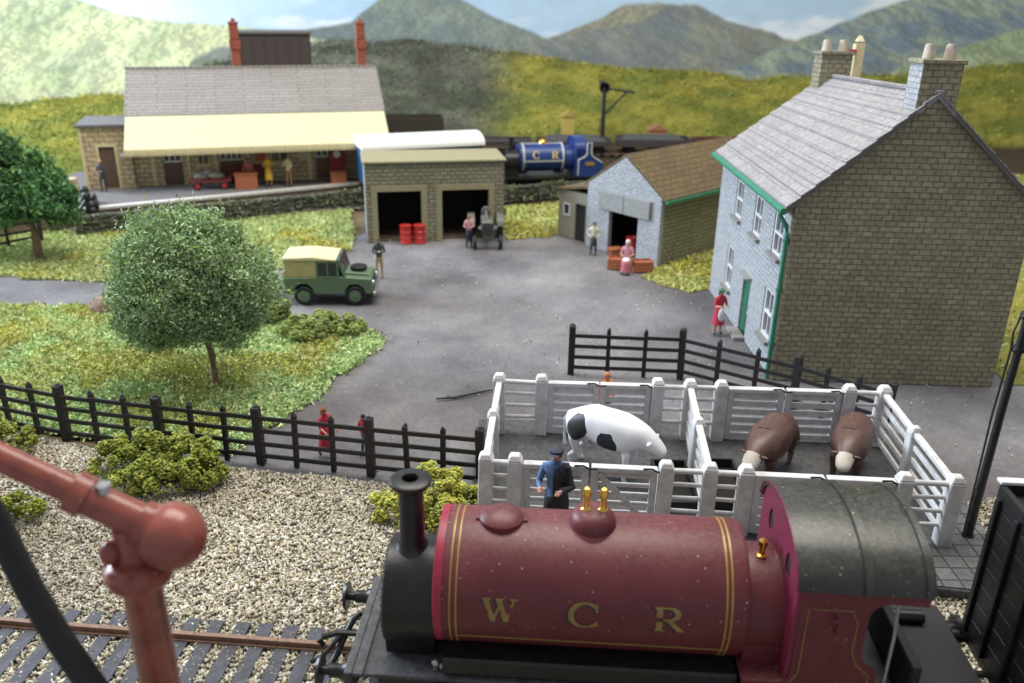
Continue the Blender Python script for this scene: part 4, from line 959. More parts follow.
# ------------------------------------------------------------------ cattle
def cow(label, loc, rz, mat, headmat, s=1, graze=True, patches=None, group=None):
    """faces local +x"""
    root = thing('cow', label, 'cow', loc, rz, group); root.scale = s if isinstance(s, tuple) else (s, s, s)
    V = [(0, 0, 1.12), (-.55, 0, 1.16), (-.95, 0, 1.14), (-1.15, 0, 1.05), (.55, 0, 1.10), (.85, 0, 1.12)]
    Rr = [(.38, .44), (.36, .43), (.34, .38), (.20, .26), (.35, .43), (.28, .35)]
    E_ = [(0, 1), (1, 2), (2, 3), (0, 4), (4, 5)]
    if graze: head = [(1.02, 0, 1.10), (1.22, .0, 1.04), (1.40, 0, .94), (1.60, 0, .80)]
    else: head = [(1.12, 0, 1.22), (1.34, 0, 1.36), (1.52, 0, 1.26), (1.74, 0, 1.08)]
    b = len(V)
    for i, (h, r) in enumerate(zip(head, [(.24, .29), (.18, .22), (.17, .17), (.12, .12)])):
        V.append(h); Rr.append(r); E_.append((5 if i == 0 else b+i-1, b+i))
    for sy in (-1, 1):
        for x0, kx, ax, ff in ((.62, .64, .60, 4), (-.92, -.80, -1.02, 2)):
            i = len(V); V += [(x0, sy*.20, .80), (kx, sy*.21, .46), (ax if x0 < 0 else .62, sy*.21, .34 if x0 < 0 else .28), (x0-.02, sy*.21, .09), (x0+.05, sy*.21, .03)]
            Rr += [(.13, .16) if x0 > 0 else (.14, .2), .085, .062, .055, .065]; E_ += [(ff, i), (i, i+1), (i+1, i+2), (i+2, i+3), (i+3, i+4)]
    n_body = len(V)
    def mf(c): return 1 if (c.x > 1.30 and abs(c.y) < .19) else 0
    def extra(bm):
        hx, hy, hz = head[1]
        for sy in (-1, 1):
            q = bmesh.ops.create_icosphere(bm, subdivisions=2, radius=.1)
            bmesh.ops.transform(bm, matrix=Matrix.Translation((hx+.0, sy*.185, hz+.07)) @ Matrix.Diagonal((.55, .95, .35, 1)), verts=q['verts'])
    o = skinned('body', V, E_, Rr, mf, [mat, headmat], root, extra, level=2)
    mb = MB(); mb.tube([(-1.2, 0, 1.2), (-1.33, 0, 1.05), (-1.34, 0, .7), (-1.32, .02, .42)], [.035, .03, .025, .05], 8); mb.build('tail', mat, root, smooth=True)
    return root
def patchmat(name, base, dark, pts, stripe=False):
    m, nt, b = newmat(name); tc = N(nt, 'ShaderNodeTexCoord'); nz = N(nt, 'ShaderNodeTexNoise'); nz.inputs['Scale'].default_value = 3; nt.links.new(tc.outputs['Object'], nz.inputs['Vector'])
    ma = N(nt, 'ShaderNodeVectorMath', operation='MULTIPLY_ADD'); nt.links.new(nz.outputs['Color'], ma.inputs[0]); ma.inputs[1].default_value = (.16, .16, .16); nt.links.new(tc.outputs['Object'], ma.inputs[2])
    col = None; prev = base
    for (c, r) in pts:
        d = N(nt, 'ShaderNodeVectorMath', operation='DISTANCE'); nt.links.new(ma.outputs[0], d.inputs[0]); d.inputs[1].default_value = (c[0]+.08, c[1]+.08, c[2]+.08)
        lt_ = N(nt, 'ShaderNodeMath', operation='LESS_THAN'); nt.links.new(d.outputs['Value'], lt_.inputs[0]); lt_.inputs[1].default_value = r
        prev = mixc(nt, lt_.outputs[0], prev, dark)
    nt.links.new(prev, b.inputs['Base Color']); b.inputs['Roughness'].default_value = .45; return m
cowm = patchmat('cow_white_black', (.80, .80, .82), (.025, .025, .03), [((-.76, -.30, 1.12), .31), ((.12, -.40, .90), .29), ((.3, .42, 1.1), .3)])
cow('white cow with black patches grazing in the left cattle pen', (2.5, 19.25, DZ), -30, cowm, M['white'], (.95, 1.3, 1.18))
brownm = paint('cow_brown', (.095, .045, .034), .42, var=.15, scale=3, dust=.5)
cow('brown cow with white face in the right pen, nearer the divider', (6.62, 19.35, DZ), -126, brownm, cloth((.55, .50, .42)), (.95, 1.35, 1.0), group='brown cows with white faces in the right pen')
cow('brown cow with white face in the right pen, nearer the right end', (8.75, 19.5, DZ), -118, brownm, cloth((.55, .50, .42)), (.92, 1.3, .98), group='brown cows with white faces in the right pen')

# ------------------------------------------------------------------ trees and bushes
def tree(name, label, loc, trunk, crown, cols, nleaf, leaf, group=None, seed=1, trunk_r=.14):
    """crown: list of (centre, radii) lobes"""
    t = thing(name, label, 'tree', loc, 0, group)
    mb = MB(); mb.tube(trunk, [trunk_r*(1-.45*i/(len(trunk)-1)) for i in range(len(trunk))], 10)
    mb.build('trunk', M['bark'], t, smooth=True)
    rs = random.Random(seed); mb = MB(); top = Vector(trunk[-1])
    for k in range(22):
        c, r = crown[k % len(crown)]; p = Vector(c)+Vector((rs.uniform(-.7, .7)*r[0], rs.uniform(-.7, .7)*r[1], rs.uniform(-.4, .8)*r[2]))
        mid = top.lerp(p, .5)+Vector((rs.uniform(-.2, .2), rs.uniform(-.2, .2), rs.uniform(0, .3))); mb.tube([top, mid, p], [trunk_r*.45, trunk_r*.25, .015], 6)
    mb.build('limbs', M['bark'], t, smooth=True)
    # leaf clumps spread through the crown, denser near its outside
    P = []; cc = []
    wts = np.array([r[0]*r[1]*r[2] for c, r in crown]); wts = wts/wts.sum()
    ncl = nleaf//110
    for (c, r), w in zip(crown, wts):
        n = max(6, int(ncl*w)); d = nr.normal(size=(n, 3)); d /= np.linalg.norm(d, axis=1)[:, None]
        rad = (.30+.70*nr.random((n, 1))**.5)*(.72+.62*fbm(d[:, 0]*2.2+5, d[:, 2]*2.2+d[:, 1]*1.3+seed, 3, seed))[:, None]; cen = np.array(c)+d*rad*np.array(r)*1.04
        cr = .22+.16*nr.random(n); tint = nr.random(n)
        for q, cr_, ti in zip(cen, cr, tint):
            m_ = 110; P.append(q+nr.normal(size=(m_, 3))*cr_*np.array([.60, .60, .48])); cc.append(np.full(m_, ti))
    P = np.concatenate(P); ti = np.concatenate(cc)[:, None]; cols = np.array(cols)
    col = palette(cols, len(P)); col = col*(.65+.7*ti)
    flakes('crown', P, leaf, np.clip(col, 0, 1), M['foliage'], t, aspect=1.5)
    return t
tree('tree', 'feathery pale green round tree standing on the near grass', (-9.3, 24.5, 0), [(0.05, 0, -.05), (-.02, 0, .5), (.02, 0, 1.0), (-.1, 0, 1.7), (-.3, .1, 2.4)],
     [((-.6, 0, 3.5), (1.95, 1.8, 1.75)), ((.4, .1, 3.1), (1.6, 1.5, 1.5)), ((-1.5, -.1, 2.7), (1.1, 1.1, 1.35)), ((-.75, 0, 4.7), (1.35, 1.2, .95)), ((-.2, -.3, 2.35), (1.5, 1.2, .6)), ((1.0, 0, 3.3), (.8, .9, 1.1)), ((-1.5, -.3, 2.1), (.8, .8, .5))],
     [(.27, .42, .23), (.35, .49, .26), (.22, .33, .13), (.40, .52, .32), (.30, .36, .12)], 140000, .029, seed=3)
tree('tree', 'dark green bushy tree at the left edge behind the path', (-21.3, 37.1, 0), [(0, 0, 0), (.05, 0, 1.0), (-.05, 0, 1.9)],
     [((-.4, 0, 3.1), (1.9, 1.6, 1.4)), ((-1.2, 0, 4.3), (1.2, 1.1, 1.1)), ((.9, 0, 2.7), (1.2, 1.1, 1.0)), ((-.9, 0, 5.0), (.8, .8, .7)), ((-2.2, 0, 2.8), (1.3, 1.2, 1.4))],
     [(.08, .20, .08), (.12, .27, .10), (.07, .16, .08), (.18, .32, .10)], 40000, .06, seed=5, trunk_r=.22)
def bush(label, loc, lobes, cols, n=420, r=.13, rz=0, name='bush', group='clumpy green bushes'):
    """clump foliage: hundreds of small crumbs over a few overlapping lobes"""
    P = []; k_ = sum(a[3]*a[4] for a in lobes)
    for (x, y, z, rx, rz_) in lobes:
        m_ = int(n*rx*rz_/k_); d = nr.normal(size=(m_, 3)); d[:, 2] = np.abs(d[:, 2])*1.1-.15; d /= np.linalg.norm(d, axis=1)[:, None]
        sub = max(3, m_//16); cen = np.array([x, y, z])+d[:sub]*np.array([rx, rx*.85, rz_])*(.72+.34*nr.random((sub, 1)))
        for c_ in cen:
            e = nr.normal(size=(16*9, 3)); e /= np.linalg.norm(e, axis=1)[:, None]; P.append(c_+e*(.11+.08*nr.random())*(.7+.35*nr.random((144, 1))))
        P.append(np.array([x, y, z])+d*np.array([rx, rx*.85, rz_])*(.70+.2*nr.random((m_, 1))))
    P = np.concatenate(P); ok = P[:, 2] > 0; P = P[ok]; n = len(P)
    lo = fbm(P[:, 0]/.25+P[:, 2], P[:, 1]/.25+P[:, 2], 3, 4)
    ico = bmesh.new(); bmesh.ops.create_icosphere(ico, subdivisions=1, radius=1); iv = np.array([v.co[:] for v in ico.verts]); fi = np.array([[v.index for v in f.verts] for f in ico.faces]); ico.free()
    s = r*.31*(.5+1.0*nr.random((n, 1, 1))); wob = 1+.8*(nr.random((n, len(iv), 1))-.5)
    V = iv[None]*s*wob*np.array([1, 1, .8])+P[:, None, :]; F = fi[None]+len(iv)*np.arange(n)[:, None, None]
    col = palette(cols, n, var=.15)*(.7+.6*lo[:, None]); 
    t = np.repeat(np.clip(col, 0, 1), len(fi), axis=0)
    m2 = P; extra = flakes  # crumb mesh carries all the foliage
    o = rawmesh(name, V.reshape(-1, 3), F.reshape(-1, 3), 3, M['clump'], t); o.location = loc; o.rotation_euler = (0, 0, R(rz))
    return tagp(o, label, 'bush', group)
OL = [(.19, .23, .04), (.27, .30, .055), (.13, .16, .03), (.34, .34, .08)]
YE = [(.44, .42, .08), (.54, .50, .10), (.32, .33, .07), (.28, .32, .09)]
GRN = [(.22, .29, .09), (.28, .34, .11), (.16, .22, .07), (.36, .37, .12)]
bush('large olive bush on the gravel in front of the long black fence', (-8.9, 18.9, 0), [(-1.1, .3, .25, .75, .65), (-.3, .35, .35, .8, .8), (.55, .3, .35, .8, .85), (.3, -.35, .25, .85, .65), (1.15, -.1, .25, .65, .6), (-.5, -.4, .2, .7, .5)], OL, 1500, .115)
bush('olive bush at the left edge touching the black fence', (-13.7, 20.0, 0), [(-.6, .2, .3, .9, .8), (.4, 0, .25, .75, .6), (-1.5, .1, .3, .9, .8)], OL, 700, .12)
bush('small olive bush at the left edge nearest the camera on the gravel', (-11.7, 17.0, 0), [(-.6, 0, .2, .75, .6), (.2, .1, .2, .6, .5), (-1.4, .1, .2, .8, .7)], OL, 600, .11)
bush('yellow-green bush between the engine chimney and the white pens', (-1.75, 17.8, 0), [(-.9, -.25, .2, .7, .6), (0, .2, .3, .8, .75), (.55, -.1, .25, .6, .6), (-.2, -.6, .2, .7, .5), (.35, -.8, .2, .5, .45)], YE, 1100, .11)
bush('wide low green bush on the grass edge in front of the green vehicle', (-6.9, 28.9, 0), [(-1.0, -.1, .15, .75, .45), (0, .1, .2, .9, .62), (.9, .15, .15, .7, .45), (-.4, -.5, .1, .7, .4)], GRN, 900, .11)
bush('small round green bush behind the feathery tree', (-8.75, 30.0, 0), [(0, 0, .25, .6, .7), (-.4, .1, .2, .5, .5)], GRN, 400, .11)
bush('tiny yellow-green weed tuft by the pen divider behind the pens', (5.25, 22.7, 0), [(0, 0, .1, .16, .35), (.14, .05, .1, .12, .25)], YE, 60, .06, name='weed', group=None)
# rock, stick
mb = MB(); mb.sph((0, 0, .22), (.62, .40, .42), 14, 10)
for v in mb.b.verts: v.co += Vector(mnoise.noise_vector(v.co*2.6))*.16
tagp(mb.build('rock', M['rock'], loc=(-15.5, 30.9, 0), rz=20), 'brown boulder on the grass edge by the path', 'rock')
mb = MB(); mb.tube([(-.95, -.32, .06), (-.4, -.2, .05), (.1, .02, .07), (.55, .3, .05), (1.1, .5, .05)], [.03, .05, .045, .035, .02], 8); mb.tube([(-.4, -.2, .05), (-.62, -.22, .11)], [.03, .015], 6)
tagp(mb.build('stick', M['black'], loc=(-1.35, 24.1, 0), smooth=True), 'dark crooked stick lying on the yard left of the white pens', 'stick')

# ------------------------------------------------------------------ off-road vehicle (faces local +x)
def wheel(mb_parent, x, y, z=.36, r=.36, w=.2, rim=None, axis='Y', tyre=None, name='wheel'):
    mb = MB(); mb.lathe([(r*.55, -w/2), (r*.92, -w/2), (r, -w*.3), (r, w*.3), (r*.92, w/2), (r*.55, w/2)], (x, y, z), axis, 24)
    o = mb.build(name, M['rubber'], mb_parent, smooth=True)
    mb = MB(); s_ = -1 if y < 0 else 1
    c = (x, y, z)
    mb.lathe([(0.02, -w*.56), (r*.22, -w*.57), (r*.28, -w*.52), (r*.48, -w*.51), (r*.56, -w*.54), (r*.6, -w*.51), (r*.6, w*.51), (r*.56, w*.54), (r*.48, w*.51), (r*.28, w*.52), (r*.22, w*.57), (0.02, w*.56)], c, axis, 20)
    mb.build('rim', rim or M['jeepgreen'], o, smooth=True); return o
jp = thing('off_road_vehicle', 'green open-country vehicle with cream canvas top and spare wheel on the bonnet', 'car', (-7.25, 32.7, 0), 3)
jl, jw = 3.55, 1.56
mb = MB()
mb.prism([(-1.75, .45), (-1.35, .45), (-1.30, .70), (-1.12, .86), (-.82, .86), (-.64, .70), (-.58, .45), (.62, .45), (.68, .68), (.86, .84), (1.16, .84), (1.36, .68), (1.42, .45), (1.70, .48), (1.72, .80), (1.68, 1.08), (.58, 1.16), (-1.75, 1.12)], lambda u, v: Vector((u, -jw/2, v)), lambda u, v: Vector((u, jw/2, v)))
bd = mb.build('body', M['jeepgreen'], jp, bevel=.03)
mb = MB(); mb.prism([(.62, 1.12), (1.66, 1.04), (1.66, 1.12), (1.5, 1.2), (.62, 1.26)], lambda u, v: Vector((u, -.46, v)), lambda u, v: Vector((u, .46, v))); mb.build('bonnet', M['jeepgreen'], jp, bevel=.03)
mb = MB(); mb.prism([(-1.72, 1.12), (-.42, 1.14), (-.42, 1.80), (-1.66, 1.80)], lambda u, v: Vector((u, -jw/2+.02, v)), lambda u, v: Vector((u, jw/2-.02, v)))
mb.build('canvas_side', M['canvas_side'], jp, bevel=.03)
mb = MB(); mb.prism([(-1.74, 1.80), (.36, 1.80), (.36, 1.86), (-.6, 1.97), (-1.70, 1.92)], lambda u, v: Vector((u, -jw/2-.01, v)), lambda u, v: Vector((u, jw/2+.01, v))); mb.build('canvas_roof', M['canvas'], jp, bevel=.05)
mb = MB(); mb.bx(-.36, .42, -jw/2+.06, jw/2-.06, 1.15, 1.74); mb.build('cab_glass', M['glass'], jp)
for sy in (-1, 1):
    mb = MB()
    y = sy*(jw/2-.03)
    for x0, x1 in ((-.42, -.36), (-.03, .03), (.36, .44)): mb.bx(x0, x1, y-.03, y+.03, 1.14, 1.80)
    mb.bx(-.42, .44, y-.035, y+.035, 1.10, 1.18); mb.bx(-.42, .44, y-.032, y+.032, 1.73, 1.805)
    mb.build('door_frame', M['jeepgreen'], jp)
mb = MB(); mb.prism([(.60, 1.18), (.66, 1.18), (.46, 1.84), (.40, 1.84)], lambda u, v: Vector((u, -jw/2+.02, v)), lambda u, v: Vector((u, jw/2-.02, v))); ws = mb.build('windscreen', M['glass'], jp)
mb = MB()
for y0, y1 in ((-jw/2, -jw/2+.07), (-.03, .03), (jw/2-.07, jw/2)): mb.prism([(.61, 1.16), (.69, 1.16), (.49, 1.87), (.39, 1.87)], lambda u, v: Vector((u, y0, v)), lambda u, v: Vector((u, y1, v)))
mb.build('frame', M['jeepgreen'], ws)
mb = MB(); mb.lathe([(.12, -.07), (.27, -.08), (.33, -.04), (.33, .04), (.27, .08), (.12, .07)], (1.12, 0, 1.33), 'Z', 24); sp = mb.build('spare_wheel', M['rubber'], jp, smooth=True)
mb = MB(); mb.lathe([(.02, -.03), (.17, -.05), (.17, .04), (.02, .05)], (1.12, 0, 1.33), 'Z', 18); mb.build('rim', M['jeepgreen'], sp, smooth=True)
for x in (-.96, 1.02):
    for y in (-.70, .70): wheel(jp, x, y, .38, .39, .22)
mb = MB(); mb.bx(1.72, 1.84, -.8, .8, .42, .56); mb.build('front_bumper', M['silver'], jp, bevel=.02)
for y in (-.56, .56): mb = MB(); mb.lathe([(.02, .05), (.09, .03), (.10, -.04)], (1.74, y, .88), 'X', 14); mb.build('headlight', M['silver'], jp, smooth=True)
mb = MB(); mb.bx(1.70, 1.735, -.34, .34, .62, 1.02); mb.build('grille', M['black'], jp)
mb = MB(); mb.bx(-1.70, 1.7, -.45, .45, .34, .46); mb.build('chassis', M['black'], jp)

# ------------------------------------------------------------------ drums, tractor, crates
def drum(label, loc, group, lay=False):
    t = thing('oil_drum', label, 'drum', loc, rnd.uniform(0, 90), group); mb = MB()
    mb.lathe([(.0, .02), (.27, .02), (.295, 0), (.295, .04), (.28, .06), (.28, .27), (.30, .29), (.28, .31), (.28, .56), (.30, .58), (.28, .60), (.28, .82), (.295, .84), (.295, .88), (.27, .87), (.27, .85), (0, .85)], (0, 0, 0), 'Z', 24)
    mb.build('drum_body', M['drumred'], t, smooth=True); mb = MB(); mb.cyl((.15, 0, .85), (.15, 0, .88), .04); mb.build('bung', M['silver'], t)
    return t
drum('left one of two red oil drums standing in the left garage bay', (-5.25, 40.75, 0), 'pair of red oil drums in the garage'); drum('right one of two red oil drums standing in the left garage bay', (-4.6, 40.85, 0), 'pair of red oil drums in the garage')
drum('red drum standing in the dark doorway of the pale stone shed', (5.55, 39.35, 0), None)
mb = MB(); mb.box((0, 0, .3), (.7, .5, .06)); mb.box((0, 0, .15), (.6, .4, .3)); tagp(mb.build('crate', M['orange'], loc=(4.8, 39.4, 0), rz=20, bevel=.02), 'small brown crate beside the red drum at the shed doorway', 'crate')
def crate(loc, rz, label, sx=.75, s=1):
    t = thing('crate', label, 'crate', loc, rz, 'orange-brown crates in front of the shed')
    mb = MB()
    for k in range(3): mb.bx(-sx/2, sx/2, -.28, -.25, .03+k*.17, .16+k*.17); mb.bx(-sx/2, sx/2, .25, .28, .03+k*.17, .16+k*.17); mb.bx(-sx/2, -sx/2+.03, -.25, .25, .03+k*.17, .16+k*.17); mb.bx(sx/2-.03, sx/2, -.25, .25, .03+k*.17, .16+k*.17)
    mb.build('slatted_side', M['orange'], t); mb = MB(); mb.bx(-sx/2+.03, sx/2-.03, -.25, .25, .02, .40); mb.build('load', cloth((.42, .15, .09)), t)
crate((5.75, 36.95, 0), 8, 'orange-brown crate right of the seated person near the shed', .9); crate((4.55, 37.3, 0), -10, 'orange-brown crate left of the seated person near the shed', .6)
tr = thing('tractor', 'dark grey vintage tractor parked in the right garage bay', 'tractor', (-1.35, 40.9, 0), -84)   # faces local +x
mb = MB(); mb.prism([(-.1, .75), (1.0, .75), (1.0, 1.25), (.9, 1.36), (-.1, 1.42)], lambda u, v: Vector((u, -.27, v)), lambda u, v: Vector((u, .27, v))); mb.build('bonnet', M['tractor'], tr, bevel=.05)
mb = MB(); mb.bx(1.0, 1.06, -.26, .26, .70, 1.28)
for k in range(6): mb.bx(1.06, 1.08, -.24+k*.09, -.20+k*.09, .74, 1.24)
mb.build('grille', M['dustyblack'], tr)
mb = MB(); mb.bx(-1.2, 1.0, -.2, .2, .5, .78); mb.bx(.85, .95, -.62, .62, .40, .48); mb.build('chassis', M['tractor'], tr)
for y in (-.62, .62): wheel(tr, .9, y, .33, .33, .16, M['tractor'])
for y in (-.70, .70):
    wheel(tr, -.75, y, .62, .62, .28, M['tractor'])
    mb = MB(); mb.prism([(.72*math.cos(a), .72*math.sin(a)) for a in np.linspace(.3, 2.8, 9)]+[(.66*math.cos(a), .66*math.sin(a)) for a in np.linspace(2.8, .3, 9)], lambda u, v: Vector((u-.75, y-.16, v+.62)), lambda u, v: Vector((u-.75, y+.16, v+.62))); mb.build('mudguard', M['tractor'], tr)
mb = MB(); mb.box((-.75, 0, 1.05), (.4, .42, .08)); mb.box((-.93, 0, 1.2), (.06, .42, .3)); mb.build('seat', M['dustyblack'], tr, bevel=.02)
mb = MB(); mb.tube([(-.1, 0, 1.3), (-.38, 0, 1.55)], .025); mb.lathe([(.17, -.015), (.2, 0), (.17, .015), (.17, -.015)], (-.38, 0, 1.55), 'X', 18); mb.build('steering_wheel', M['silver'], tr, smooth=True)
mb = MB(); mb.cyl((.5, .12, 1.35), (.5, .12, 1.75), .035); mb.build('exhaust', M['black'], tr)
for y in (-.36, .36): mb = MB(); mb.lathe([(.02, .06), (.10, .04), (.07, -.06)], (.95, y, 1.05), 'X', 14); mb.build('headlight', M['silver'], tr, smooth=True)
# platform things
tt = thing('luggage_trolley', 'dark red luggage trolley loaded with sacks on the station platform', 'trolley', (-16.9, 47.7, .9), 16)
mb = MB(); mb.bx(-1.1, 1.1, -.4, .4, .42, .52); 
for k in range(8): mb.bx(-1.1+k*.3, -1.04+k*.3, -.42, -.38, .52, .72)
mb.build('deck', cloth((.22, .04, .04)), tt)
for x in (-.7, .7):
    for y in (-.4, .4): wheel(tt, x, y, .22, .22, .07, M['drumred'])
mb = MB(); mb.sph((-.5, 0, .68), (.4, .3, .2)); mb.sph((.3, 0, .7), (.45, .32, .22)); mb.sph((.0, .1, .85), (.35, .25, .18)); mb.build('sacks', cloth((.22, .22, .18)), tt, smooth=True)
mb = MB(); mb.box((0, 0, .4), (1.2, .7, .8), taper=.97); mb.box((0, 0, .82), (1.26, .76, .05)); tagp(mb.build('crate', M['orange'], loc=(-15.0, 47.95, .9), rz=16), 'tall orange-brown crate on the station platform in front of a seated person', 'crate')
vm_ = thing('vending_machine', 'dark red chocolate machine against the station wall with a white dial', 'vending machine', (-10.35, 50.25, .9), 16)
mb = MB(); mb.bx(-.42, .42, -.3, .3, 0, 1.5); mb.prism([(-.42, 1.5), (.42, 1.5), (.3, 1.95), (0, 2.1), (-.3, 1.95)], lambda u, v: Vector((u, -.3, v)), lambda u, v: Vector((u, .3, v))); mb.build('cabinet', cloth((.28, .03, .03)), vm_, bevel=.03)
mb = MB(); mb.cyl((0, -.34, 1.6), (0, -.3, 1.6), .2); mb.build('dial', M['white'], vm_)
mb = MB(); mb.box((0, 0, .32), (.9, .5, .64), taper=.95); mb.box((0, 0, .66), (.94, .54, .05)); tagp(mb.build('crate', M['orange'], loc=(-10.2, 49.7, .9), rz=16), 'orange crate standing below the dark red machine on the platform', 'crate')
# benches
bn = thing('platform_bench', 'dark red bench against the station wall between the seated person and the doors', 'bench', (-15.2, 49.2, .9), 16)
mb = MB(); mb.bx(-1.2, 1.2, -.25, .25, .42, .48); mb.build('seat', cloth((.2, .04, .03)), bn); mb = MB(); mb.bx(-1.2, 1.2, .2, .26, .55, 1.0); mb.build('backrest', cloth((.2, .04, .03)), bn)
for x in (-1.05, 1.05): mb = MB(); mb.bx(x-.05, x+.05, -.22, .22, 0, .42); mb.build('leg', M['black'], bn)
# ------------------------------------------------------------------ far railway stock
# coach on the platform track
co = thing('railway_coach', 'blue railway coach with white roof seen above the garage', 'coach', (-5.45, 49.4, .55), 21)
mb = MB(); mb.bx(-3.42, 3.42, -1.2, 1.2, .75, 2.75); mb.build('body', M['coachblue'], co, bevel=.04)
rp = [(-1.32, 2.70), (-1.32, 2.78)]+[(1.32*math.cos(a), 2.78+.55*math.sin(a)) for a in np.linspace(PI, 0, 13)][1:-1]+[(1.32, 2.78), (1.32, 2.70)]
mb = MB(); mb.prism(rp, lambda u, v: Vector((-3.5, u, v)), lambda u, v: Vector((3.5, u, v))); mb.build('roof', M['coachroof'], co, smooth=50)
for k in range(6): mb = MB(); mb.bx(-3.1+k*1.05, -2.45+k*1.05, -1.23, -1.2, 1.75, 2.45); w = mb.build('window', M['glass'], co); mb = MB(); mb.bx(-3.16+k*1.05, -2.39+k*1.05, -1.225, -1.205, 2.45, 2.52); mb.build('frame', M['cream'], w)
mb = MB(); mb.bx(-3.3, 3.3, -1.0, 1.0, .45, .75); mb.build('underframe', M['black'], co)
for x in (-2.8, -1.6, 1.6, 2.8):
    for y in (-.62, .62): wheel(co, x, y, .42, .42, .12, M['black'])
def letter(ch, w=.5, h=.6):
    """serif capitals as 2-d polygons"""
    P = []
    def bar(x0, y0, x1, y1, t): 
        d = Vector((x1-x0, y1-y0)).normalized(); n = Vector((-d.y, d.x))*t/2
        P.append([(x0+n.x, y0+n.y), (x0-n.x, y0-n.y), (x1-n.x, y1-n.y), (x1+n.x, y1+n.y)])
    def arc(cx, cy, rx, ry, a0, a1, t0, t1, n=14):
        for k in range(n):
            aa = a0+(a1-a0)*k/n; ab = a0+(a1-a0)*(k+1)/n
            def th(a): return t1+(t0-t1)*abs(math.cos(a))
            P.append([(cx+(rx-th(a)/2*s)*math.cos(a), cy+(ry-th(a)/2*s)*math.sin(a)) for a, s in ((aa, 1), (ab, 1), (ab, -1), (aa, -1))])
    if ch == 'W':
        bar(.06, .97, .30, .03, .17); bar(.30, .03, .50, .80, .07); bar(.46, .97, .70, .03, .17); bar(.70, .03, .93, .97, .07)
        bar(-.04, .97, .22, .97, .07); bar(.36, .97, .60, .97, .07); bar(.82, .97, 1.04, .97, .07)
    elif ch == 'C':
        arc(.52, .5, .44, .50, .75, 2*PI-.75, .18, .06, 20); bar(.86, .96, .86, .66, .07); bar(.86, .30, .88, .05, .07)
    elif ch == 'R':
        bar(.20, .03, .20, .97, .19); bar(.04, .97, .5, .97, .07); bar(.04, .03, .38, .03, .07); arc(.45, .74, .30, .24, -PI/2, PI/2, .18, .06, 12); bar(.3, .5, .46, .5, .07); bar(.46, .5, .84, .04, .17); bar(.72, .03, .98, .03, .07)
    return [[(x*w, y*h) for x, y in q] for q in P]
def curve_text(name, ch, x0, ang, r, w, h, mat, parent, depth=.012, axis_z=0, cy=0, side=-1, n=5):
    """letter laid on a cylinder about the local x axis; ang = elevation of the letter's foot above the horizontal, on the -y side"""
    mb = MB()
    for q in letter(ch, w, h):
        # subdivide vertically so that it follows the curve
        def f(rr): return lambda u, v: Vector((x0+u, cy+side*rr*math.cos(ang+v/r), axis_z+rr*math.sin(ang+v/r)))
        mb.prism(q, f(r), f(r+depth))
    return mb.build(name, mat, parent)
# blue engine
be = thing('blue_engine', 'small blue saddle tank steam engine with white lining behind the yard', 'locomotive', (2.0, 52.05, .25), 12)
mb = MB(); mb.cyl((-2.7, 0, 1.75), (-1.9, 0, 1.75), .62); mb.cyl((-2.74, 0, 1.75), (-2.68, 0, 1.75), .5); mb.box((-2.3, 0, 1.1), (.8, .9, .7)); mb.build('smokebox', M['locoblack'], be, smooth=True)
mb = MB(); mb.lathe([(.24, 2.2), (.15, 2.45), (.14, 3.0), (.21, 3.05), (.21, 3.14), (.1, 3.14)], (-2.3, 0, 0)); mb.build('chimney', M['locoblack'], be, smooth=True)
mb = MB(); mb.lathe([(.0, -1.9), (.78, -1.9), (.83, -1.86), (.83, .82), (.78, .86), (0, .86)], (0, 0, 1.92), 'X', 32); tb = mb.build('saddle_tank', M['locoblue'], be, smooth=True)
for x in (-1.72, .66):
    mb = MB(); mb.lathe([(.833, x), (.845, x), (.845, x+.09), (.833, x+.09)], (0, 0, 1.92), 'X', 32); mb.build('lining_band', M['lineswhite'], tb, smooth=True)
for a in (-.12, 1.35):
    mb = MB(); mb.box((-.5, -.845*math.cos(a), 1.92+.845*math.sin(a)), (2.35, .02, .07), (-math.degrees(a), 0, 0)); mb.build('lining_line', M['lineswhite'], tb)
curve_text('letter', 'C', -1.15, .05, .845, .42, .42, cloth((.75, .55, .14)), tb, .02, 1.92); curve_text('letter', 'R', .0, .05, .845, .42, .42, cloth((.75, .55, .14)), tb, .02, 1.92)
mb = MB(); mb.lathe([(.25, 2.7), (.22, 2.85), (.12, 2.95), (.02, 2.97)], (-.4, 0, 0)); mb.cyl((-.45, 0, 2.9), (-.45, 0, 3.15), .05); mb.cyl((-.3, 0, 2.9), (-.3, 0, 3.15), .05); mb.build('dome', M['brass'], be, smooth=True)
mb = MB(); mb.cyl((.86, 0, 1.85), (1.4, 0, 1.85), .7); mb.build('firebox', M['locoblue'], be, smooth=True)
mb = MB(); mb.bx(1.4, 1.48, -1.05, 1.05, .9, 2.5); mb.prism([(-1.05, 2.5)]+[(1.05*math.cos(a), 2.5+.62*math.sin(a)) for a in np.linspace(PI, 0, 11)][1:-1]+[(1.05, 2.5)], lambda u, v: Vector((1.4, u, v)), lambda u, v: Vector((1.48, u, v))); mb.build('cab_front', M['locoblue'], be)
mb = MB(); mb.prism([(1.05*math.cos(a), 2.52+.62*math.sin(a)) for a in np.linspace(PI, 0, 11)]+[(.98*math.cos(a), 2.52+.55*math.sin(a)) for a in np.linspace(0, PI, 11)], lambda u, v: Vector((1.36, u, v)), lambda u, v: Vector((2.0, u, v))); mb.build('cab_roof', M['locoblue'], be, smooth=50)
prof = [(1.5, .9), (1.5, 1.9), (1.75, 2.05), (1.95, 2.1), (2.0, 2.9), (2.35, 2.9), (2.4, 2.1), (2.9, 1.9), (3.1, 1.6), (3.1, .9)]
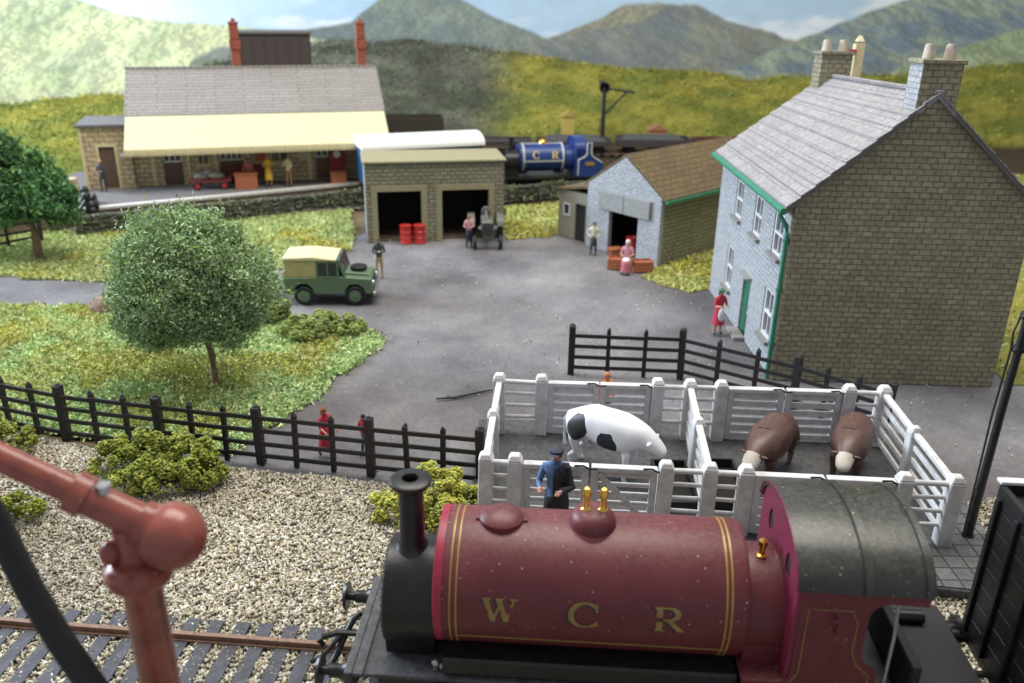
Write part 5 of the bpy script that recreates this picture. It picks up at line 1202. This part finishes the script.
for y in (-1.06, 1.0):
    mb = MB(); mb.prism([(1.48, .9), (1.48, 1.95), (1.9, 2.1), (2.0, 2.2), (2.0, 2.95), (2.4, 2.95), (2.4, 2.2), (2.5, 2.1), (3.1, 1.75), (3.1, .9)], lambda u, v: Vector((u, y, v)), lambda u, v: Vector((u, y+.06, v))); sdp = mb.build('side_sheet', M['locoblue'], be)
    mb = MB(); yy = y-.02 if y < 0 else y+.08; mb.tube([(1.56, yy, 1.0), (1.56, yy, 1.9), (1.92, yy, 2.05), (2.07, yy, 2.2), (2.07, yy, 2.88), (2.33, yy, 2.88), (2.33, yy, 2.2), (2.48, yy, 2.03), (3.02, yy, 1.7)], .04, 6); mb.build('lining', M['lineswhite'], sdp)
    mb = MB(); mb.bx(2.0, 2.55, yy-.02, yy+.02, 1.55, 1.75); mb.build('number_plate', M['gold'], sdp)
mb = MB(); mb.bx(-3.0, 3.2, -1.1, 1.1, .78, .88); mb.bx(-3.0, -2.85, -1.1, 1.1, .45, .78); mb.bx(-2.6, 3.0, -.5, .5, .4, .78); mb.build('footplate', M['locoblack'], be)
for x in (-1.5, .8):
    for y in (-.62, .62): wheel(be, x, y, .52, .52, .14, M['locoblack'])
for y in (-.8, .8): mb = MB(); mb.cyl((-3.0, y, .62), (-3.35, y, .62), .08); mb.cyl((-3.35, y, .62), (-3.42, y, .62), .2); mb.build('buffer', M['locoblack'], be, smooth=True)
# buffer stop at the track's end
bs = thing('buffer_stop', 'black buffer stop with two round heads at the left end of the far track', 'buffer stop', (-21.75, 43.15, 0), 28)
mb = MB()
for y in (-.6, .6): mb.tube([(0, y, .1), (0, y, 1.5)], .11, 8); mb.tube([(0, y, 1.4), (-1.0, y, .1)], .09, 8)
mb.bx(-.12, .12, -.95, .95, .95, 1.3); mb.build('frame', M['black'], bs)
for y in (-.7, .7): mb = MB(); mb.cyl((.12, y, 1.12), (.4, y, 1.12), .12); mb.sph((.42, y, 1.12), (.12, .28, .28)); mb.sph((0, y, 1.6), .22); mb.build('buffer_head', M['black'], bs, smooth=True)
# flat wagons on the siding
def wagon(x, y, rz, label, mat, H=.75, L=5.4, load=None):
    t = thing('siding_wagon', label, 'wagon', (x, y, .0), rz, 'dark wagons on the far siding')
    mb = MB(); mb.bx(-L/2, L/2, -1.1, 1.1, .8, .95); mb.bx(-L/2, L/2, -1.1, -1.02, .95, .95+H); mb.bx(-L/2, L/2, 1.02, 1.1, .95, .95+H); mb.bx(-L/2, -L/2+.08, -1.02, 1.02, .95, .95+H); mb.bx(L/2-.08, L/2, -1.02, 1.02, .95, .95+H)
    mb.build('wagon_body', mat, t)
    for xx in (-L/3, L/3):
        for yy in (-.62, .62): wheel(t, xx, yy, .42, .42, .12, M['black'])
    if load: mb = MB(); mb.box((0, 0, 1.1+H*.4), (L-.3, 1.9, .25+H*.5), taper=.7); mb.build('load', load, t)
    return t
wd = cloth((.06, .045, .045)); wr = cloth((.13, .035, .035))
for i, (x, lab, mt, H, ld) in enumerate(((-1.5, 'low dark brown open wagon at the siding\'s left end, behind the blue engine chimney', wd, .15, None), (4.3, 'low dark wagon behind the blue engine\'s tank on the far siding', wd, .2, M['dustyblack']), (10.2, 'dark grey wagon right of the black crane post on the far siding', wd, .35, M['dustyblack']), (16, 'dark wagon seen between the shed roof and the house on the far siding', wr, .3, None), (21.9, 'dark wagon at the far siding\'s right end, nearest the house roof', wd, .3, M['dustyblack']))):
    wagon(x, 63.7+(x+12)*.0476, 2.7, lab, mt, H, load=ld)
bw = wagon(-7.6, 60.5, 8, 'dark brown closed wagon standing right of the station roof', cloth((.05, .035, .03)), 2.2, 5.2); bw['group'] = 'dark vans behind the station'
# dark hooked yard crane on the far bank
cr = thing('loading_crane', 'black post crane with a triangular jib standing on the far bank', 'crane', (6.6, 67.0, 0), 0)
mb = MB(); mb.cyl((0, 0, 0), (0, 0, 4.6), .2, .13); mb.build('post', M['black'], cr, smooth=True)
mb = MB(); mb.tube([(-.1, 0, 4.5), (2.3, 0, 4.25)], .09); mb.tube([(.1, 0, 2.6), (1.7, 0, 4.3)], .08); mb.build('jib', M['black'], cr)
mb = MB(); mb.lathe([(.28, -.1), (.42, -.1), (.42, .1), (.28, .1), (.28, -.1)], (0, 0, 4.55), 'Y', 20); mb.sph((-.25, 0, 4.9), .2); mb.build('winch_wheel', M['black'], cr)
for (x, y, z, d, c, l, nm) in ((4.05, 68.6, .6, (.95, .8, 1.0), (.50, .38, .09), 'yellow hut on the bank behind the blue engine', 'hut'), (10.9, 67.9, .2, (1.4, 1.1, .6), (.42, .19, .08), 'orange-brown shed on the bank right of the black crane', 'hut')):
    t = thing(nm, l, 'hut', (x, y, z), 0); mb = MB(); mb.box((0, 0, d[2]/2+.3), (d[0], d[1], d[2]+.6)); mb.build('wall', cloth(c), t); mb = MB(); mb.prism([(-d[0]/2-.1, d[2]+.6), (d[0]/2+.1, d[2]+.6), (0, d[2]+1.0)], lambda u, v: Vector((u, -d[1]/2-.1, v)), lambda u, v: Vector((u, d[1]/2+.1, v))); mb.build('roof', cloth(tuple(k*.8 for k in c)), t)

# ------------------------------------------------------------------ maroon engine in front (front faces local -x)
EN = thing('maroon_engine', 'large maroon saddle tank steam engine lettered W C R in the foreground', 'locomotive', (1.3, 12.0, .30), -3.2)
TZ, TR = 2.33, 1.12
mb = MB(); mb.lathe([(0, -2.45), (TR-.10, -2.45), (TR-.03, -2.42), (TR, -2.35), (TR, 2.48), (TR-.03, 2.54), (TR-.09, 2.56), (0, 2.56)], (0, 0, TZ), 'X', 72); tank = mb.build('saddle_tank', M['maroon'], EN, smooth=True)
mb = MB(); mb.lathe([(TR-.07, -2.452), (TR+.006, -2.43), (TR+.006, -2.30), (TR-.01, -2.30), (TR-.01, -2.42)], (0, 0, TZ), 'X', 72); mb.build('tank_end_ring', M['maroon_trim'], tank, smooth=True)
for x in (-2.18, -2.08, 2.17, 2.25):
    mb = MB(); mb.lathe([(TR+.001, x), (TR+.008, x), (TR+.008, x+.03), (TR+.001, x+.03)], (0, 0, TZ), 'X', 72); mb.build('gold_band', M['gold'], tank, smooth=True)
mb = MB()
for k in range(30):
    a = -.45; xa = -2.1+k*4.34/30; mb.box((xa+.072, -(TR+.004)*math.cos(a), TZ+(TR+.004)*math.sin(a)), (.1447, .01, .04), (math.degrees(-a), 0, 0))
mb.build('gold_line', M['letter'], tank)
for ch, x in (('W', -1.62), ('C', -.28), ('R', 1.05)):
    curve_text('letter_shadow', ch, x-.035, -.085, TR+.001, .52, .42, M['black'], tank, .006, TZ)
    curve_text('letter', ch, x, -.065, TR+.008, .52, .42, M['letter'], tank, .008, TZ)
mb = MB(); mb.lathe([(.37, -.14), (.37, .04), (.34, .07), (.25, .13), (.1, .165), (0, .17)], (-1.42, 0, TZ+TR), seg=36); mb.box((-1.42-.36, -.05, TZ+TR+.01), (.12, .08, .05)); mb.box((-1.42+.38, -.05, TZ+TR+.01), (.1, .08, .05)); mb.build('filler_cap', M['maroon'], EN, smooth=True)
mb = MB(); mb.lathe([(.58, -.22), (.48, -.12), (.39, -.03), (.385, .04), (.36, .14), (.30, .22), (.18, .27), (0, .28)], (.08, 0, TZ+TR), seg=40); dm = mb.build('dome', M['maroon'], EN, smooth=True)
for x in (-.04, .24):
    mb = MB(); mb.lathe([(.09, .22), (.09, .27), (.065, .29), (.055, .33), (.055, .50), (.08, .52), (.08, .60), (.05, .66), (0, .68)], (x, 0, TZ+TR), seg=20); mb.build('safety_valve', M['brass'], dm, smooth=True)
mb = MB(); mb.lathe([(0, -3.42), (.42, -3.42), (.46, -3.36), (.86, -3.34), (.92, -3.30), (.92, -2.46), (0, -2.46)], (0, 0, TZ-.40), 'X', 56)
mb.prism([(-.72, 1.14), (.72, 1.14), (.80, 1.8), (-.80, 1.8)], lambda u, v: Vector((-3.30, u, v)), lambda u, v: Vector((-2.46, u, v)))
sb = mb.build('smokebox', M['locoblack'], EN, smooth=True)
mb = MB()
for k in range(40):
    a = 2*PI*k/40; mb.sph((-3.33, .86*math.cos(a), TZ-.40+.86*math.sin(a)), .022, 8, 5)
for k in range(24):
    a = PI*k/24; mb.sph((-2.50, .925*math.cos(a), TZ-.40+.925*math.sin(a)), .018, 8, 5)
mb.build('rivets', M['locoblack'], sb)
mb = MB(); mb.lathe([(.42, .0), (.33, .05), (.25, .13), (.21, .25), (.205, 1.18), (.25, 1.22), (.32, 1.27), (.345, 1.31), (.345, 1.37), (.30, 1.40), (.14, 1.40), (.12, 1.34), (.11, .9), (0, .9)], (-2.93, 0, 2.74), seg=40); mb.build('chimney', M['locoblack'], EN, smooth=True)
mb = MB(); mb.cyl((2.56, 0, TZ-.22), (3.14, 0, TZ-.22), .93, seg=56); mb.bx(2.56, 3.14, -.9, .9, 1.15, 2.0); mb.build('firebox', M['maroon'], EN, smooth=True)
mb = MB(); mb.lathe([(.085, 0), (.085, .05), (.05, .07), (.05, .22), (.075, .24), (.075, .32), (.03, .36), (0, .36)], (2.86, -.1, TZ-.22+.90), seg=16); mb.build('whistle', M['brass'], EN, smooth=True)
# footplate, buffer beam
mb = MB(); mb.bx(-3.80, 5.25, -1.22, 1.22, 1.02, 1.10); mb.build('footplate', M['dustyblack'], EN, bevel=.015)
mb = MB(); mb.bx(-4.27, -4.13, -1.26, 1.26, .62, 1.14); mb.bx(-4.14, -3.95, -1.26, 1.26, 1.102, 1.13); mb.build('buffer_beam', M['dustyblack'], EN, bevel=.02)
for y in (-.95, .95):
    mb = MB(); mb.lathe([(.19, -4.27), (.16, -4.33), (.12, -4.40), (.12, -4.58), (.08, -4.60), (.08, -4.72), (.26, -4.72), (.27, -4.74), (.24, -4.79), (0, -4.82)], (0, y, .88), 'X', 28); mb.build('buffer', M['locoblack'], EN, smooth=True)
mb = MB(); mb.tube([(-4.20, .35, .95), (-4.36, .33, 1.02), (-4.46, .22, .96), (-4.60, -.05, .72), (-4.70, -.25, .50), (-4.78, -.42, .42), (-4.9, -.5, .45)], .06, 10); mb.build('coupling_hose', M['locoblack'], EN, smooth=True)
mb = MB(); mb.tube([(-4.27, 0, .85), (-4.7, -.02, .85), (-4.95, -.05, .78), (-5.02, -.05, .66), (-4.95, -.05, .58)], .055, 8); mb.tube([(-4.6, -.02, .84), (-4.9, -.35, .6), (-5.1, -.42, .52)], .04, 8); mb.build('coupling_hook', M['locoblack'], EN, smooth=True)
mb = MB(); mb.bx(-3.5, 5.0, -.55, .55, .50, 1.01); mb.bx(-3.4, -2.4, -1.05, -.6, .35, 1.0); mb.bx(-3.4, -2.4, .6, 1.05, .35, 1.0); mb.build('frames', M['locoblack'], EN, bevel=.02)
mb = MB(); mb.bx(-2.3, 2.5, -1.15, -.55, 1.11, 1.45); mb.bx(-2.3, 2.5, .55, 1.15, 1.11, 1.45); mb.build('splasher', M['locoblack'], EN, bevel=.04)
for x in (-1.8, .9):
    for y in (-.68, .68): wheel(EN, x, y, .62, .62, .16, M['locoblack'])
mb = MB(); mb.tube([(-1.6, -1.12, .62), (1.0, -1.12, .62)], .05); mb.tube([(-2.9, -1.1, .7), (-1.6, -1.14, .62)], .035); mb.build('coupling_rod', M['silver'], EN, smooth=True)
for x, z in ((-2.42, 1.22), (-2.30, 1.16)): mb = MB(); mb.sph((x, -1.0, z), .07); mb.cyl((x, -1.0, 1.1), (x, -1.0, z), .04); mb.build('lubricator', M['silver'], EN, smooth=True)
for _o in EN.children:
    if _o.name.split('.')[0] in ('buffer_beam', 'buffer', 'coupling_hose', 'coupling_hook') and min(v.co.x for v in _o.data.vertices) < -3.9:
        for v in _o.data.vertices: v.co.x += .36
# cab: front plate with two round windows, curved roof, side sheet with a doorway
CE, CP, CWD = 3.30, 3.98, 1.36
arcp = [(CWD*math.cos(a), CE+(CP-CE)*math.sin(a)) for a in np.linspace(0, PI, 33)]
bm_ = MB(); cutr = []
outer = [(-1.26, 1.10), (1.26, 1.10)]+[(max(-1.30, min(1.30, x)), z) for x, z in arcp]
import mathutils
cut = []
for cy_ in (-.62, .62): cut.append([(cy_+.155*math.cos(a), 3.26+.21*math.sin(a)) for a in np.linspace(0, 2*PI, 24, endpoint=False)])
def plate_with_holes(mb, outer, holes, f0, f1):
    from mathutils.geometry import delaunay_2d_cdt
    pts = [Vector(p) for p in outer]; ed = [(i, (i+1) % len(outer)) for i in range(len(outer))]; fc = [list(range(len(outer)))]
    for h in holes: n0 = len(pts); pts += [Vector(p) for p in h]; ed += [(n0+i, n0+(i+1) % len(h)) for i in range(len(h))]
    vs, _, fs, *_r = delaunay_2d_cdt(pts, ed, [], 1, 1e-5)
    def inside(c): return inpoly(np.array([c.x]), np.array([c.y]), [tuple(p) for p in outer])[0] and not any(inpoly(np.array([c.x]), np.array([c.y]), h)[0] for h in holes)
    keep = [f for f in fs if inside(sum((vs[i] for i in f), Vector((0, 0)))/len(f))]
    A = [mb.b.verts.new(f0(*v)) for v in vs]; B = [mb.b.verts.new(f1(*v)) for v in vs]; cnt = {}
    for f in keep:
        mb.b.faces.new([A[i] for i in f]); mb.b.faces.new([B[i] for i in f][::-1])
        for i in range(len(f)): k = (f[i], f[(i+1) % len(f)]); cnt[k] = 1
    for (i, j) in list(cnt):
        if (j, i) not in cnt: mb.b.faces.new((A[i], B[i], B[j], A[j]))
    bmesh.ops.delete(mb.b, geom=[v for v in mb.b.verts if not v.link_faces], context='VERTS')
mb = MB(); plate_with_holes(mb, outer, cut, lambda u, v: Vector((3.14, u, v)), lambda u, v: Vector((3.22, u, v))); cf = mb.build('cab_front', M['magenta'], EN)
for cy_ in (-.62, .62):
    mb = MB(); mb.prism([(cy_+.155*math.cos(a), 3.26+.21*math.sin(a)) for a in np.linspace(0, 2*PI, 24, endpoint=False)], lambda u, v: Vector((3.17, u, v)), lambda u, v: Vector((3.18, u, v))); mb.build('spectacle_window', M['dark'], cf)
th = .07
roofp = [(CWD*math.cos(a), CE+(CP-CE)*math.sin(a)) for a in np.linspace(0, PI, 33)]+[((CWD-th)*math.cos(a), CE+(CP-CE-th)*math.sin(a)) for a in np.linspace(PI, 0, 33)]
mb = MB(); mb.prism(roofp, lambda u, v: Vector((3.10, u, v+.03)), lambda u, v: Vector((5.12, u, v+.03))); rf = mb.build('cab_roof', M['roofgrey'], EN, smooth=50)
def roofrib(x0, x1, h, nm, mat):
    q = [((CWD+h)*math.cos(a), CE+.03+(CP-CE+h)*math.sin(a)) for a in np.linspace(0, PI, 33)]+[((CWD-.01)*math.cos(a), CE+.03+(CP-CE-.01)*math.sin(a)) for a in np.linspace(PI, 0, 33)]
    mb = MB(); mb.prism(q, lambda u, v: Vector((x0, u, v)), lambda u, v: Vector((x1, u, v))); mb.build(nm, mat, rf, smooth=50)
roofrib(4.08, 4.20, .06, 'roof_rib', M['roofgrey']); roofrib(4.98, 5.07, .05, 'roof_rib', M['roofgrey']); roofrib(3.085, 3.105, .012, 'roof_edge', M['magenta'])
for s_ in (-1, 1):
    y0, y1 = (s_*1.30, s_*1.24) if s_ < 0 else (1.24, 1.30)
    pts = [(2.50, .62), (2.50, 1.52), (3.02, 1.52)]+[(3.02+.2*math.sin(a), 1.72-.2*math.cos(a)) for a in np.linspace(0, PI/2, 6)][1:]+[(3.22, 3.34), (5.10, 3.34), (5.10, 3.12), (4.55, 3.14)]+[(4.55-.3*math.sin(a), 2.84+.3*math.cos(a)) for a in np.linspace(0, PI/2, 6)][1:]+[(4.25, 2.2)]+[(4.25+.15*(1-math.cos(a)), 2.2-.25*math.sin(a)) for a in np.linspace(0, PI/2, 5)][1:]+[(4.55, 1.8), (4.55, .62)]
    mb = MB(); mb.prism(pts, lambda u, v: Vector((u, y0, v)), lambda u, v: Vector((u, y1, v))); ss_ = mb.build('cab_side', M['maroon'], EN)
    ye = s_*1.305
    mb = MB(); ln = [(2.62, .8), (2.62, 1.40), (3.06, 1.42), (3.22, 1.5), (3.34, 1.72), (3.34, 2.98), (4.0, 2.98), (4.1, 2.75), (4.1, 2.2), (4.2, 1.95), (4.42, 1.75), (4.42, .8)]
    mb.tube([(x, ye, z) for x, z in ln], .012, 4); mb.build('lining', M['letter'], ss_)
    mb = MB(); mb.tube([(3.75, ye-.0, 2.62), (3.75, ye+s_*.10, 2.64), (3.75, ye+s_*.10, 2.84), (3.75, ye, 2.86)], .022, 6); mb.sph((3.75, ye+s_*.10, 2.86), .035); mb.build('lamp_iron', M['magenta'], ss_, smooth=True)
mb = MB(); mb.bx(2.50, 3.22, -1.24, 1.24, 1.46, 1.50); mb.build('tank_shelf', M['maroon'], EN)
mb = MB(); mb.bx(3.23, 3.6, -1.0, 1.0, 1.1, 2.7); mb.build('backhead', M['dark'], EN)
mb = MB(); mb.tube([(3.75, -.6, 2.2), (4.0, -.75, 2.5), (4.3, -.8, 2.45)], .06); mb.sph((3.75, -.5, 2.4), .11); mb.sph((3.75, -.2, 2.5), .09); mb.build('cab_controls', M['silver'], EN, smooth=True)
mb = MB(); mb.tube([(4.75, -1.15, .6), (4.75, -1.15, 2.4), (4.70, -1.15, 3.1)], .03); mb.build('handrail', M['silver'], EN)
mb = MB(); mb.bx(5.10, 5.26, -1.24, 1.24, .62, 1.9); mb.build('rear_sheet', M['rubber'], EN, bevel=.02)
mb = MB(); mb.bx(5.27, 6.55, -1.22, 1.22, .55, 1.18); mb.build('rear_deck', M['rubber'], EN, bevel=.02)
mb = MB(); mb.cyl((5.35, .75, 1.28), (6.1, .75, 1.28), .12); mb.build('air_cylinder', M['locoblack'], EN, smooth=True)
for y in (-.95, .95): mb = MB(); mb.cyl((6.55, y, .88), (6.8, y, .88), .13); mb.cyl((6.8, y, .88), (6.88, y, .88), .26); mb.build('buffer', M['locoblack'], EN, smooth=True)
mb = MB(); mb.tube([(6.5, 0, .8), (6.8, 0, .72), (7.1, 0, .74)], .06); mb.build('coupling_hook', M['locoblack'], EN)

# wagon coupled behind
wg = thing('goods_wagon', 'black goods wagon with pale top edge coupled behind the maroon engine', 'wagon', (10.72, ty(10.72)+.05, .30), -3.2)
mb = MB(); Lw = 5.6; x0 = -Lw/2+.35
for s_ in (-1, 1):
    for k in range(8): mb.box((x0+Lw/2, s_*1.2, 1.12+k*.378), (Lw, .10, .36))
    for k in range(7): mb.box((x0+.1+k*(Lw-.2)/6, s_*1.27, 2.35), (.12, .06, 2.8))
for xx in (x0, x0+Lw):
    for k in range(8): mb.box((xx, 0, 1.12+k*.378), (.10, 2.30, .36))
    for y in (-1.0, -.35, .35, 1.0): mb.box((xx+(-.08 if xx == x0 else .08), y, 2.35), (.08, .12, 2.8))
mb.build('wagon_body', M['locoblack'], wg, bevel=.012)
mb = MB()
mb.box((x0+Lw/2, 1.2, 3.98), (Lw+.1, .16, .05)); mb.build('top_edge', M['white'], wg)
mb = MB(); mb.bx(x0-.05, x0+Lw+.05, -1.24, 1.24, .78, .93); mb.build('underframe', M['locoblack'], wg)
mb = MB(); mb.bx(x0+.1, x0+Lw-.1, -1.14, 1.14, 3.3, 3.75); mb.build('load', M['dark'], wg)
for xx in (x0+1.1, x0+Lw-1.1):
    for y in (-.66, .66): wheel(wg, xx, y, .46, .46, .14, M['locoblack'])
for y in (-.95, .95): mb = MB(); mb.cyl((x0-.05, y, .88), (x0-.38, y, .88), .12); mb.cyl((x0-.38, y, .88), (x0-.46, y, .88), .26); mb.build('buffer', M['locoblack'], wg, smooth=True)

# ------------------------------------------------------------------ water crane in the near left
wc = thing('water_crane', 'dark red railway water crane with ball end, close to the camera at lower left', 'water crane', (-4.49, 8.6, 0), 0)
mb = MB(); mb.lathe([(.5, 0), (.5, .2), (.3, .35), (.265, .5), (.235, 5.05), (.27, 5.10), (.37, 5.16), (.40, 5.24), (.40, 5.36), (.34, 5.42), (.28, 5.46), (0, 5.46)], (0, 0, 0), seg=40); mb.build('column', M['craneRed'], wc, smooth=True)
mb = MB(); mb.lathe([(.21, 5.4), (.19, 5.6), (.21, 5.95)], (-.02, 0, 0), seg=24); mb.sph((-.24, -.12, 5.62), (.13, .13, .16), 14, 8); mb.build('swivel_neck', M['craneRed'], wc, smooth=True)
ad = Vector((-1.82, .0, 1.04)).normalized()
A0 = Vector((.48, -.02, 5.80)); 
def ap(t): return A0+ad*t
mb = MB(); mb.sph(A0, (.405, .405, .405), 36, 24); mb.build('ball_end', M['craneRed'], wc, smooth=True)
mb = MB(); mb.cyl(ap(.25), ap(1.1), .215, .205, 28); mb.cyl(ap(.30), ap(.42), .27, seg=28); mb.cyl(ap(1.05), ap(1.25), .25, seg=28); mb.cyl(ap(1.25), ap(4.6), .165, .15, 24); am = mb.build('arm', M['craneRed'], wc, smooth=True)
mb = MB(); q = ap(.82); mb.cyl(q+Vector((0, 0, .15)), q+Vector((0, 0, .30)), .09, seg=8); mb.build('bolt', M['silver'], am)
mb = MB(); mb.tube([(-2.1, .05, 7.0), (-1.85, .0, 6.75), (-1.55, -.1, 6.1), (-1.19, -.3, 5.2), (-.86, -.47, 4.6), (-.47, -.64, 4.0), (-.1, -.8, 3.2), (.15, -.9, 2.2)], .16, 16); mb.build('leather_hose', M['rubber'], wc, smooth=True)

for k in range(8):
    a = 2*PI*k/8+.2; mb = MB(); mb.cyl((.345*math.cos(a), .345*math.sin(a), 5.36), (.345*math.cos(a), .345*math.sin(a), 5.43), .04, seg=6); mb.build('flange_bolt', M['craneRed'], wc)

# black lamp post at the right
lp = thing('lamp_post', 'tall thin black post standing right of the white pens', 'post', (10.6, 16.75, 0), 0)
mb = MB(); mb.tube([(0, 0, 0), (.02, 0, 3.5), (.12, 0, 10.5)], [.10, .085, .075], 12); mb.cyl((0, 0, 0), (0, 0, .35), .18, .13); mb.build('pole', M['black'], lp, smooth=True)
for z in (5.0, 5.75): mb = MB(); mb.cyl((.04, 0, z-.06), (.04, 0, z+.06), .14); mb.sph((-.08, -.1, z), .07); mb.build('clamp', M['black'], lp, smooth=True)
mb = MB(); mb.tube([(-.13, -.06, 5.75), (-.2, -.06, 5.4), (-.16, -.06, 5.0), (-.2, -.06, 3.5), (-.14, -.05, .3)], .025, 6); mb.build('cable', M['black'], lp)
mb = MB(); mb.sph((.12, 0, 10.6), (.3, .3, .2)); mb.build('lamp_head', M['black'], lp, smooth=True)
